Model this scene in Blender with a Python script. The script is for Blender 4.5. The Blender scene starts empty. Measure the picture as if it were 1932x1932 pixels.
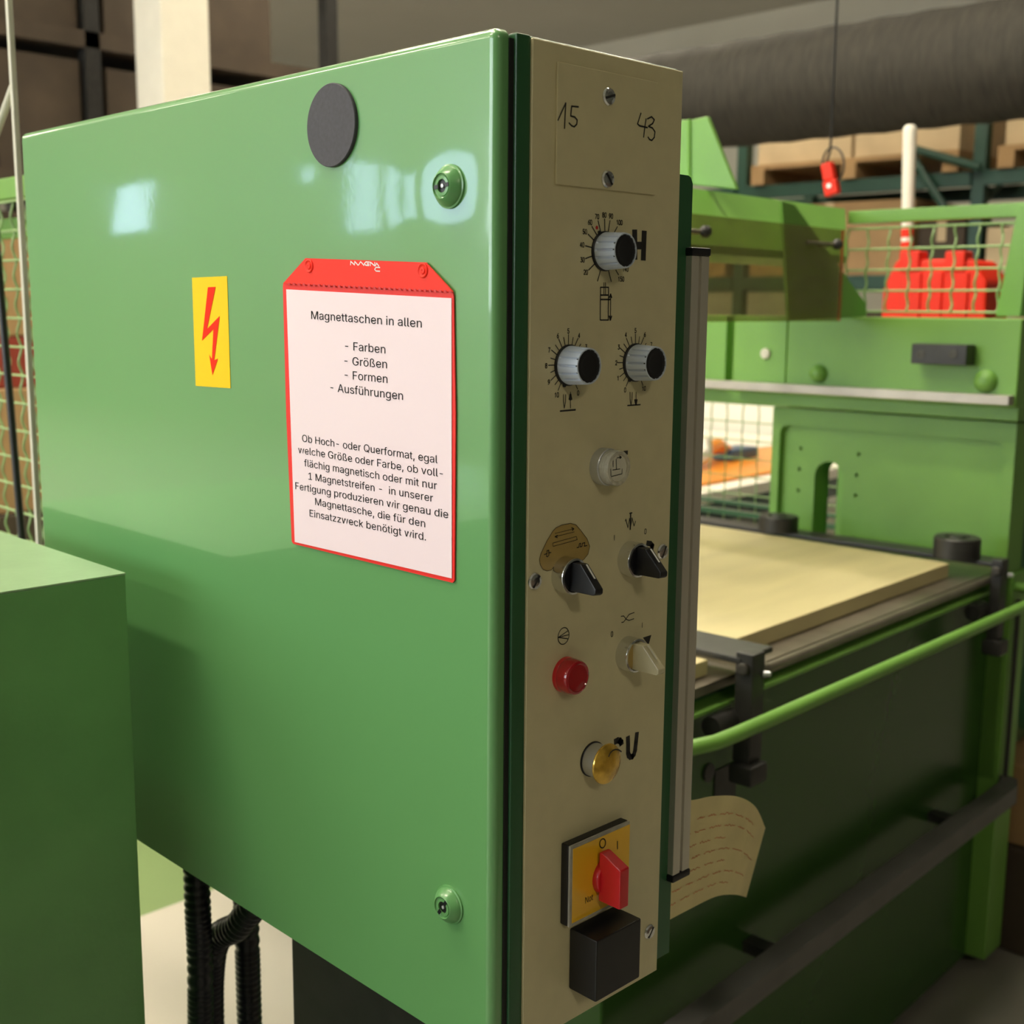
import bpy, bmesh, math, random
from mathutils import Vector, Matrix, geometry, noise

sc = bpy.context.scene
COL = sc.collection
PI = math.pi
random.seed(7)

# ------------------------------------------------------------------ camera
F = 2315.0456                                   # focal length for a 1932 px frame
RW = Matrix(((0.71369317, -0.10926669, 0.69188356),
             (-0.70041439, -0.12240546, 0.70316185),
             (0.00785816, -0.986447, -0.1638919)))   # camera (right, down, forward) -> world
CAM = Vector((-0.59409295, -0.58966894, 1.45))
cd = bpy.data.cameras.new('camera')
cam = bpy.data.objects.new('camera', cd)
COL.objects.link(cam)
r_, d_, f_ = RW.col[0], RW.col[1], RW.col[2]
cam.matrix_world = Matrix(((r_[0], -d_[0], -f_[0], CAM[0]), (r_[1], -d_[1], -f_[1], CAM[1]),
                           (r_[2], -d_[2], -f_[2], CAM[2]), (0, 0, 0, 1)))
cd.sensor_width = 36.0
cd.lens = F / 1932 * 36
cd.clip_start = 0.02
cd.clip_end = 100
cd.dof.use_dof = True
cd.dof.focus_distance = 0.93
cd.dof.aperture_fstop = 9.0
sc.camera = cam

# ------------------------------------------------------------------ world, exposure
w = bpy.data.worlds.new('world')
sc.world = w
w.use_nodes = True
w.node_tree.nodes['Background'].inputs[0].default_value = (0.75, 0.87, 1.0, 1)
w.node_tree.nodes['Background'].inputs[1].default_value = 0.6
sc.view_settings.view_transform = 'Standard'
sc.view_settings.look = 'None'
sc.view_settings.gamma = 1
sc.view_settings.use_curve_mapping = False
sc.view_settings.exposure = 0.0
WINDOW_POWER = 6.5
BRIGHT_WINDOW_POWER = 8.0
LAMP_POWER = 59.0

# ------------------------------------------------------------------ frames
TH = math.radians(3.2)
ROT = {'W': Matrix.Identity(3), 'M': Matrix.Rotation(TH, 3, 'Z')}


def ray(px, py, fr):
    d = RW @ Vector((px - 966, py - 966, F))
    ri = ROT[fr].transposed()
    return ri @ CAM, ri @ d


def hit(px, py, axis, v, fr='W'):
    c, d = ray(px, py, fr)
    return c + d * ((v - c[axis]) / d[axis])


def ax(px, py, v, fr='W'):
    return hit(px, py, 0, v, fr)


def ay(px, py, v, fr='W'):
    return hit(px, py, 1, v, fr)


def az(px, py, v, fr='W'):
    return hit(px, py, 2, v, fr)


# ------------------------------------------------------------------ materials
def nodes(name):
    m = bpy.data.materials.new(name)
    m.use_nodes = True
    nt = m.node_tree
    return m, nt, nt.nodes['Principled BSDF']


def mat(name, col, rough=0.5, metal=0.0, var=0.08, vscale=12.0, bump=0.0, bscale=80.0, coat=0.0, trans=0.0,
        emit=None, estr=0.0, spec=0.5, aniso=None, stretch=None):
    m, nt, b = nodes(name)
    L = nt.links
    tc = nt.nodes.new('ShaderNodeTexCoord')
    src = tc.outputs['Object']
    if stretch:
        mp = nt.nodes.new('ShaderNodeMapping')
        mp.inputs['Scale'].default_value = stretch
        L.new(src, mp.inputs['Vector'])
        src = mp.outputs['Vector']
    n = nt.nodes.new('ShaderNodeTexNoise')
    n.inputs['Scale'].default_value = vscale
    n.inputs['Detail'].default_value = 5
    L.new(src, n.inputs['Vector'])
    rmp = nt.nodes.new('ShaderNodeValToRGB')
    rmp.color_ramp.elements[0].position = 0.3
    rmp.color_ramp.elements[1].position = 0.7
    rmp.color_ramp.elements[0].color = tuple(c * (1 - var) for c in col) + (1,)
    rmp.color_ramp.elements[1].color = tuple(min(1, c * (1 + var)) for c in col) + (1,)
    L.new(n.outputs['Fac'], rmp.inputs['Fac'])
    L.new(rmp.outputs['Color'], b.inputs['Base Color'])
    b.inputs['Roughness'].default_value = rough
    b.inputs['Metallic'].default_value = metal
    b.inputs['Specular IOR Level'].default_value = spec
    b.inputs['Coat Weight'].default_value = coat
    b.inputs['Coat Roughness'].default_value = 0.06
    b.inputs['Transmission Weight'].default_value = trans
    if emit:
        b.inputs['Emission Color'].default_value = tuple(emit) + (1,)
        b.inputs['Emission Strength'].default_value = estr
    if bump:
        n2 = nt.nodes.new('ShaderNodeTexNoise')
        n2.inputs['Scale'].default_value = bscale
        n2.inputs['Detail'].default_value = 3
        L.new(src, n2.inputs['Vector'])
        bp = nt.nodes.new('ShaderNodeBump')
        bp.inputs['Strength'].default_value = 1.0
        bp.inputs['Distance'].default_value = bump
        L.new(n2.outputs['Fac'], bp.inputs['Height'])
        L.new(bp.outputs['Normal'], b.inputs['Normal'])
    return m


GREEN = (0.125, 0.335, 0.115)
M = {}
M['green'] = mat('green_enamel', GREEN, 0.28, var=0.05, vscale=3, bump=0.0004, bscale=14, coat=0.25)
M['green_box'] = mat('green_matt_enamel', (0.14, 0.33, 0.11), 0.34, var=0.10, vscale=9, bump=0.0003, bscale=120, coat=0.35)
M['green_dark'] = mat('dark_green_enamel', (0.025, 0.105, 0.04), 0.3, var=0.06, vscale=4)
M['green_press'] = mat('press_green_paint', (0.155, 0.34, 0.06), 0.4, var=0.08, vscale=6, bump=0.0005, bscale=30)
M['green_shaded'] = mat('press_green_shaded', (0.030, 0.085, 0.015), 0.22, var=0.05, vscale=2, bump=0.0003, bscale=10, spec=0.35)  # press green darkened: the shade on the skirt is put into the colour
M['wire_green'] = mat('green_coated_wire', (0.28, 0.42, 0.18), 0.4, var=0.1, vscale=40)
M['rack_green'] = mat('rack_dark_green', (0.012, 0.055, 0.036), 0.45, var=0.1)
M['panel'] = mat('anodised_panel', (0.62, 0.56, 0.34), 0.45, metal=0.0, var=0.03, vscale=60, bump=0.00004, bscale=900)
M['panel_edge'] = mat('bare_metal_edge', (0.5, 0.5, 0.48), 0.35, metal=0.8)
M['alu'] = mat('mill_aluminium', (0.62, 0.59, 0.51), 0.42, metal=0.55, var=0.05, vscale=30, stretch=(1, 1, 0.05))
M['chrome'] = mat('chrome', (0.72, 0.73, 0.74), 0.16, metal=1.0, var=0.03)
M['satin'] = mat('satin_steel', (0.62, 0.64, 0.68), 0.34, metal=0.85, var=0.04, vscale=60)
M['knob'] = mat('silver_knob', (0.60, 0.67, 0.78), 0.45, metal=0.2, var=0.0)
M['steel'] = mat('worn_steel', (0.24, 0.21, 0.17), 0.36, metal=0.7, var=0.2, vscale=14, stretch=(1, 0.3, 1))
M['strip'] = mat('ground_steel_strip', (0.44, 0.40, 0.35), 0.38, metal=0.55, var=0.22, vscale=7)
M['black'] = mat('black_plastic', (0.008, 0.008, 0.010), 0.38, var=0.15)
M['blackmat'] = mat('black_oxide', (0.022, 0.021, 0.02), 0.42, var=0.3, vscale=30)
M['rubber'] = mat('gasket_rubber', (0.006, 0.007, 0.006), 0.6)
M['ink'] = mat('black_print', (0.014, 0.013, 0.012), 0.55, var=0.1)
M['inktext'] = mat('black_toner', (0.006, 0.006, 0.008), 0.6, var=0.1, spec=0.15)
M['inkred'] = mat('red_print', (0.45, 0.01, 0.01), 0.5)
M['inkpale'] = mat('faded_red_ink', (0.60, 0.20, 0.09), 0.7)
M['white'] = mat('white_print', (0.85, 0.85, 0.85), 0.5, var=0.02)
M['yellow'] = mat('yellow_label', (0.95, 0.58, 0.01), 0.5, var=0.02, spec=0.15)
M['yellowsw'] = mat('yellow_switch_plate', (0.85, 0.50, 0.02), 0.3, var=0.06, coat=0.4)
M['brass'] = mat('worn_gold_button', (0.75, 0.46, 0.06), 0.2, metal=0.55, var=0.3, vscale=120, coat=0.5)
M['redbolt'] = mat('signal_red_print', (0.84, 0.028, 0.008), 0.6, var=0.02, spec=0.1)
M['redplastic'] = mat('red_switch_plastic', (0.62, 0.012, 0.02), 0.28, var=0.08, coat=0.3)
M['redcont'] = mat('red_polyethylene', (0.74, 0.026, 0.007), 0.45, var=0.06, vscale=8, spec=0.25)
M['redpocket'] = mat('red_vinyl', (0.88, 0.028, 0.012), 0.42, var=0.05, vscale=20, spec=0.25)
M['redpocket2'] = mat('red_vinyl_rim', (0.84, 0.03, 0.025), 0.4, var=0.06, vscale=10, spec=0.3)
M['redseam'] = mat('red_vinyl_weld', (0.62, 0.012, 0.012), 0.4)
M['paper'] = mat('pinkish_paper', (0.86, 0.71, 0.77), 0.5, var=0.01, vscale=3, spec=0.3)
M['oldpaper'] = mat('yellowed_paper', (0.70, 0.60, 0.30), 0.7, var=0.08, vscale=18)
M['magnet'] = mat('grey_ferrite', (0.058, 0.056, 0.070), 0.75, var=0.12, vscale=300)
M['tan'] = mat('tan_foil', (0.40, 0.28, 0.085), 0.4, var=0.06, vscale=50)
M['foam'] = mat('cream_cutting_board', (0.56, 0.49, 0.26), 0.55, var=0.10, vscale=5, stretch=(.5, 3, 1))
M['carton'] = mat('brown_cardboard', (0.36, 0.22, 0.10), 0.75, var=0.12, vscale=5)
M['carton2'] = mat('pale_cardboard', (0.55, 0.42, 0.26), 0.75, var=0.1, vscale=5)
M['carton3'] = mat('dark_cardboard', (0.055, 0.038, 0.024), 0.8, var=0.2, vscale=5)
M['cream'] = mat('cream_paint', (0.80, 0.76, 0.66), 0.6, var=0.03)
M['whitewall'] = mat('white_partition_board', (0.86, 0.83, 0.74), 0.6, var=0.02)
M['darkred'] = mat('dark_red_box', (0.25, 0.035, 0.02), 0.6)
M['boltdark'] = mat('dark_bolt', (0.06, 0.055, 0.045), 0.4, metal=0.5)
M['footbar'] = mat('worn_dark_grey_bar', (0.10, 0.095, 0.09), 0.4, metal=0.2, var=0.15)
M['green_dusty_glare'] = mat('dusty_worn_green_glare_top', (0.30, 0.46, 0.26), 0.38, var=0.07, vscale=16, bump=0.0002, bscale=120, coat=0.2)  # paler green: dust and wear, with the glare on top put into the colour
M['duct'] = mat('dark_duct_fabric', (0.028, 0.025, 0.019), 0.85, var=0.35, vscale=9, bump=0.01, bscale=9, stretch=(1, 6, 1))
M['floor'] = None
M['wallp'] = mat('pale_wall_paint', (0.58, 0.57, 0.50), 0.8, var=0.05, vscale=1)
M['walld'] = mat('grey_green_wall_paint', (0.16, 0.16, 0.13), 0.8, var=0.06, vscale=1)
M['ceil'] = mat('grey_ceiling_sheet', (0.5, 0.49, 0.45), 0.85, var=0.03, vscale=1)
M['frame'] = mat('grey_window_frame', (0.30, 0.32, 0.33), 0.5)
M['sky'] = mat('daylight_pane', (0.5, 0.6, 0.7), 0.2, emit=(0.55, 0.70, 1.0), estr=WINDOW_POWER)
M['skybright'] = mat('open_sky_pane', (0.5, 0.6, 0.7), 0.2, emit=(0.85, 0.93, 1.0), estr=BRIGHT_WINDOW_POWER)
M['tube'] = mat('lamp_diffuser', (0.9, 0.88, 0.8), 0.4, emit=(1.0, 0.90, 0.70), estr=LAMP_POWER)
M['lampbody'] = mat('white_lamp_housing', (0.8, 0.8, 0.78), 0.4)
M['hose'] = mat('black_conduit', (0.012, 0.013, 0.02), 0.32, var=0.2)
M['orange'] = mat('orange_plastic', (0.75, 0.27, 0.02), 0.4, var=0.1)
M['blue'] = mat('blue_plastic', (0.03, 0.08, 0.16), 0.4)
M['postgrey'] = mat('light_grey_post', (0.62, 0.60, 0.52), 0.45)


def glass(name, col, rough, alpha_mix, tint=None):
    """clear or tinted plastic: part transparent, part glossy"""
    m, nt, b = nodes(name)
    L = nt.links
    out = nt.nodes['Material Output']
    tr = nt.nodes.new('ShaderNodeBsdfTransparent')
    tr.inputs['Color'].default_value = tuple(tint or col) + (1,)
    b.inputs['Base Color'].default_value = tuple(col) + (1,)
    b.inputs['Roughness'].default_value = rough
    n = nt.nodes.new('ShaderNodeTexNoise')
    n.inputs['Scale'].default_value = 6
    n.inputs['Detail'].default_value = 6
    mr = nt.nodes.new('ShaderNodeMapRange')
    mr.inputs['From Min'].default_value = 0.35
    mr.inputs['From Max'].default_value = 0.75
    mr.inputs['To Min'].default_value = alpha_mix
    mr.inputs['To Max'].default_value = min(1, alpha_mix * 1.5)
    L.new(n.outputs['Fac'], mr.inputs['Value'])
    mx = nt.nodes.new('ShaderNodeMixShader')
    L.new(mr.outputs['Result'], mx.inputs['Fac'])
    L.new(tr.outputs['BSDF'], mx.inputs[1])
    L.new(b.outputs['BSDF'], mx.inputs[2])
    L.new(mx.outputs['Shader'], out.inputs['Surface'])
    return m


M['shield'] = glass('smoked_acrylic', (0.34, 0.32, 0.17), 0.15, 0.26, (0.80, 0.77, 0.56))
M['shieldedge'] = mat('red_acrylic_edge', (0.45, 0.10, 0.03), 0.4)
M['clear'] = glass('clear_plastic', (0.65, 0.63, 0.55), 0.12, 0.45, (0.95, 0.93, 0.85))
M['lens'] = mat('milky_lens', (0.66, 0.64, 0.52), 0.2, var=0.04, coat=0.4)
M['lensred'] = mat('red_lens', (0.38, 0.004, 0.010), 0.12, var=0.15, coat=0.6)
M['amber'] = mat('milky_amber_handle', (0.60, 0.55, 0.36), 0.2, var=0.08, vscale=80, coat=0.4)


def door_material(locks):
    """glossy enamel on thin sheet: slight waviness, pressed dents round the locks, fine scratches"""
    m, nt, b = nodes('door_green_enamel')
    L = nt.links
    tc = nt.nodes.new('ShaderNodeTexCoord')
    n = nt.nodes.new('ShaderNodeTexNoise')
    n.inputs['Scale'].default_value = 2.5
    n.inputs['Detail'].default_value = 2
    L.new(tc.outputs['Object'], n.inputs['Vector'])
    rmp = nt.nodes.new('ShaderNodeValToRGB')
    rmp.color_ramp.elements[0].color = tuple(c * 0.97 for c in GREEN) + (1,)
    rmp.color_ramp.elements[1].color = tuple(c * 1.03 for c in GREEN) + (1,)
    L.new(n.outputs['Fac'], rmp.inputs['Fac'])
    L.new(rmp.outputs['Color'], b.inputs['Base Color'])
    b.inputs['Roughness'].default_value = 0.3
    b.inputs['Coat Weight'].default_value = 0.9
    b.inputs['Coat Roughness'].default_value = 0.05
    b.inputs['Coat IOR'].default_value = 1.55
    nn = nt.nodes.new('ShaderNodeTexNoise')
    nn.inputs['Scale'].default_value = 9
    nn.inputs['Detail'].default_value = 1
    L.new(tc.outputs['Object'], nn.inputs['Vector'])
    n3 = nt.nodes.new('ShaderNodeTexNoise')
    n3.inputs['Scale'].default_value = 160
    n3.inputs['Detail'].default_value = 2
    L.new(tc.outputs['Object'], n3.inputs['Vector'])
    s = nt.nodes.new('ShaderNodeMath')
    s.operation = 'MULTIPLY'
    s.inputs[1].default_value = 0.03
    L.new(n3.outputs['Fac'], s.inputs[0])
    a = nt.nodes.new('ShaderNodeMath')
    a.operation = 'ADD'
    L.new(nn.outputs['Fac'], a.inputs[0])
    L.new(s.outputs[0], a.inputs[1])
    last = a.outputs[0]
    for p, amp in locks:
        dist = nt.nodes.new('ShaderNodeVectorMath')
        dist.operation = 'DISTANCE'
        dist.inputs[1].default_value = p
        L.new(tc.outputs['Object'], dist.inputs[0])
        mr = nt.nodes.new('ShaderNodeMapRange')
        mr.interpolation_type = 'SMOOTHERSTEP'
        mr.inputs['From Min'].default_value = 0.02
        mr.inputs['From Max'].default_value = 0.075
        mr.inputs['To Min'].default_value = amp
        mr.inputs['To Max'].default_value = 0
        L.new(dist.outputs['Value'], mr.inputs['Value'])
        ad = nt.nodes.new('ShaderNodeMath')
        ad.operation = 'ADD'
        L.new(last, ad.inputs[0])
        L.new(mr.outputs[0], ad.inputs[1])
        last = ad.outputs[0]
    bp = nt.nodes.new('ShaderNodeBump')
    bp.inputs['Strength'].default_value = 1
    bp.inputs['Distance'].default_value = 0.0004
    L.new(last, bp.inputs['Height'])
    L.new(bp.outputs['Normal'], b.inputs['Coat Normal'])
    L.new(bp.outputs['Normal'], b.inputs['Normal'])
    return m


def floor_material():
    """cream sealed concrete with a green painted area beyond the walkway"""
    m, nt, b = nodes('sealed_floor')
    L = nt.links
    tc = nt.nodes.new('ShaderNodeTexCoord')
    sp = nt.nodes.new('ShaderNodeSeparateXYZ')
    L.new(tc.outputs['Object'], sp.inputs[0])
    gt = nt.nodes.new('ShaderNodeMath')
    gt.operation = 'GREATER_THAN'
    gt.inputs[1].default_value = 1.992
    L.new(sp.outputs['Y'], gt.inputs[0])
    lt = nt.nodes.new('ShaderNodeMath')
    lt.operation = 'LESS_THAN'
    lt.inputs[1].default_value = 3.4
    L.new(sp.outputs['Y'], lt.inputs[0])
    mu = nt.nodes.new('ShaderNodeMath')
    mu.operation = 'MULTIPLY'
    L.new(gt.outputs[0], mu.inputs[0])
    L.new(lt.outputs[0], mu.inputs[1])
    n = nt.nodes.new('ShaderNodeTexNoise')
    n.inputs['Scale'].default_value = 1.5
    n.inputs['Detail'].default_value = 8
    L.new(tc.outputs['Object'], n.inputs['Vector'])
    r1 = nt.nodes.new('ShaderNodeValToRGB')
    r1.color_ramp.elements[0].color = (0.54, 0.50, 0.42, 1)
    r1.color_ramp.elements[1].color = (0.61, 0.57, 0.49, 1)
    L.new(n.outputs['Fac'], r1.inputs['Fac'])
    mx = nt.nodes.new('ShaderNodeMix')
    mx.data_type = 'RGBA'
    mx.inputs[7].default_value = (0.21, 0.30, 0.12, 1)
    L.new(mu.outputs[0], mx.inputs[0])
    L.new(r1.outputs['Color'], mx.inputs[6])
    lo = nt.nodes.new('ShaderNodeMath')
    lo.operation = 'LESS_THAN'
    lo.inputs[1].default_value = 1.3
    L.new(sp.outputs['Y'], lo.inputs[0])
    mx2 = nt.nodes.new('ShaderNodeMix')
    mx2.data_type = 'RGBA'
    mx2.inputs[7].default_value = (0.22, 0.21, 0.18, 1)  # dark floor on the operator side, invented to cut bounce light
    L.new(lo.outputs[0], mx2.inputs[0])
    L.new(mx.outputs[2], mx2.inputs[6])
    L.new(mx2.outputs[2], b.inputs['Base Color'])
    b.inputs['Roughness'].default_value = 0.45
    return m


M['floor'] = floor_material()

# ------------------------------------------------------------------ mesh builder


class MB:
    def __init__(s):
        s.v, s.f, s.mi = [], [], []

    def add(s, vs, fs, mi=0):
        o = len(s.v)
        s.v += [Vector(p) for p in vs]
        for f in fs:
            s.f.append([o + i for i in f])
            s.mi.append(mi)
        return s

    def bm(s, b, mi=0, mtx=None):
        b.verts.index_update()
        vs = [(mtx @ v.co if mtx else v.co.copy()) for v in b.verts]
        s.add(vs, [[v.index for v in f.verts] for f in b.faces], mi)
        b.free()
        return s

    def box(s, lo, hi, bev=0.0, seg=2, mi=0, mtx=None):
        b = bmesh.new()
        bmesh.ops.create_cube(b, size=1)
        for v in b.verts:
            v.co = Vector([(lo[i] + hi[i]) / 2 + v.co[i] * (hi[i] - lo[i]) for i in range(3)])
        if bev:
            bmesh.ops.bevel(b, geom=b.edges[:], offset=bev, segments=seg, profile=0.5, affect='EDGES')
        return s.bm(b, mi, mtx)

    def prism(s, poly, ext, mi=0, holes=(), bev=0):
        """poly: list of 3-D points (planar), extruded by the vector ext; holes: same kind of lists"""
        ext = Vector(ext)
        loops = [[Vector(p) for p in poly]] + [[Vector(p) for p in h] for h in holes]
        if holes:
            tri = geometry.tessellate_polygon(loops)
            flat = [p for l in loops for p in l]
            n = len(flat)
            vs = flat + [p + ext for p in flat]
            fs = [list(t) for t in tri] + [[i + n for i in reversed(t)] for t in tri]
            o = 0
            for l in loops:
                k = len(l)
                for i in range(k):
                    a, b = o + i, o + (i + 1) % k
                    fs.append([a, b, b + n, a + n])
                o += k
            bmm = bmesh.new()
            bv = [bmm.verts.new(p) for p in vs]
            for f in fs:
                try:
                    bmm.faces.new([bv[i] for i in f])
                except ValueError:
                    pass
            bmesh.ops.recalc_face_normals(bmm, faces=bmm.faces[:])
            return s.bm(bmm, mi)
        k = len(loops[0])
        bmm = bmesh.new()
        a = [bmm.verts.new(p) for p in loops[0]]
        c = [bmm.verts.new(p + ext) for p in loops[0]]
        bmm.faces.new(a)
        bmm.faces.new(list(reversed(c)))
        for i in range(k):
            bmm.faces.new([a[i], c[i], c[(i + 1) % k], a[(i + 1) % k]])
        bmesh.ops.recalc_face_normals(bmm, faces=bmm.faces[:])
        if bev:
            bmesh.ops.bevel(bmm, geom=bmm.edges[:], offset=bev, segments=2, profile=0.5, affect='EDGES')
        return s.bm(bmm, mi)

    def lathe(s, prof, org, axis, seg=40, mi=0, rfun=None):
        """prof: (radius, distance along axis) pairs"""
        org, axis = Vector(org), Vector(axis).normalized()
        u = axis.orthogonal().normalized()
        v = axis.cross(u)
        vs, fs, rings = [], [], []
        for k, (r, t) in enumerate(prof):
            if r < 1e-7:
                rings.append([len(vs)])
                vs.append(org + axis * t)
            else:
                ring = []
                for i in range(seg):
                    a = 2 * PI * i / seg
                    rr = rfun(r, t, a, k) if rfun else r
                    ring.append(len(vs))
                    vs.append(org + axis * t + (u * math.cos(a) + v * math.sin(a)) * rr)
                rings.append(ring)
        for a, b in zip(rings, rings[1:]):
            if len(a) == 1 and len(b) == 1:
                continue
            if len(a) == 1:
                for i in range(seg):
                    fs.append([a[0], b[i], b[(i + 1) % seg]])
            elif len(b) == 1:
                for i in range(seg):
                    fs.append([a[i], b[0], a[(i + 1) % seg]][::-1][::1])
            else:
                for i in range(seg):
                    fs.append([a[i], b[i], b[(i + 1) % seg], a[(i + 1) % seg]])
        return s.add(vs, fs, mi)

    def tube(s, pts, r, seg=10, mi=0, closed=False, rf=None):
        pts = [Vector(p) for p in pts]
        n = len(pts)
        rings = []
        pu = None
        o = []
        for i in range(n):
            if closed:
                t = pts[(i + 1) % n] - pts[i - 1]
            else:
                t = pts[min(i + 1, n - 1)] - pts[max(i - 1, 0)]
            t.normalize()
            u = t.orthogonal().normalized() if pu is None else (pu - t * pu.dot(t)).normalized()
            pu = u
            v = t.cross(u)
            rr = rf(i) if rf else r
            rings.append([pts[i] + (u * math.cos(2 * PI * k / seg) + v * math.sin(2 * PI * k / seg)) * rr for k in range(seg)])
        vs = [p for rg in rings for p in rg]
        fs = []
        m = n if closed else n - 1
        for i in range(m):
            j = (i + 1) % n
            for k in range(seg):
                fs.append([i * seg + k, i * seg + (k + 1) % seg, j * seg + (k + 1) % seg, j * seg + k])
        if not closed:
            fs.append(list(range(seg))[::-1])
            fs.append([(n - 1) * seg + k for k in range(seg)])
        return s.add(vs, fs, mi)

    def ribbon(s, pts, w_, nrm, mi=0, th=0.00012):
        """flat printed stroke: polyline widened in the plane with normal nrm, a hair thick"""
        pts = [Vector(p) for p in pts]
        nrm = Vector(nrm).normalized()
        for a, b in zip(pts, pts[1:]):
            t = (b - a)
            if t.length < 1e-9:
                continue
            t.normalize()
            q = t.cross(nrm) * (w_ / 2)
            a2, b2 = a - t * w_ * 0.3, b + t * w_ * 0.3
            up = nrm * th
            s.add([a2 - q + up, b2 - q + up, b2 + q + up, a2 + q + up], [[0, 1, 2, 3]], mi)
        return s


ORG = {}


def pr(o, label=None, cat=None, group=None, kind=None):
    if label:
        o['label'] = label
    if cat:
        o['category'] = cat
    if group:
        o['group'] = group
    if kind:
        o['kind'] = kind
    return o


def thing(name, label, cat, base, fr='W', group=None):
    o = bpy.data.objects.new(name, None)
    o.empty_display_size = 0.05
    COL.objects.link(o)
    base = Vector(base)
    o.location = ROT[fr] @ base
    if fr == 'M':
        o.rotation_euler = (0, 0, TH)
    ORG[o.name] = base
    pr(o, label, cat, group)
    return o


def mk(name, mb, mats, parent=None, fr='W', base=None, smooth=35):
    """links the builder's shape as one mesh object; verts are given in the frame of the thing"""
    me = bpy.data.meshes.new(name)
    if parent is not None:
        org = ORG[parent.name]
    else:
        org = Vector(base) if base is not None else Vector((0, 0, 0))
    me.from_pydata([tuple(p - org) for p in mb.v], [], mb.f)
    if not isinstance(mats, (list, tuple)):
        mats = [mats]
    for m in mats:
        me.materials.append(m)
    me.polygons.foreach_set('material_index', mb.mi)
    me.polygons.foreach_set('use_smooth', [True] * len(me.polygons))
    me.update()
    me.set_sharp_from_angle(angle=math.radians(smooth))
    o = bpy.data.objects.new(name, me)
    COL.objects.link(o)
    if len(me.vertices) < 3000:                     # keeps large flat faces flat beside their rounded edges
        wn = o.modifiers.new('weighted_normal', 'WEIGHTED_NORMAL')
        wn.weight = 100
        wn.keep_sharp = True
    if parent is not None:
        o.parent = parent
    else:
        o.location = ROT[fr] @ org
        if fr == 'M':
            o.rotation_euler = (0, 0, TH)
    ORG[o.name] = org
    return o


def struct(name, mb, mats, base=(0, 0, 0), fr='W', smooth=35, parent=None, label=None):
    o = mk(name, mb, mats, parent, fr, base, smooth)
    if parent is None:
        o['kind'] = 'structure'
    if label:
        o['label'] = label
    return o


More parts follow.
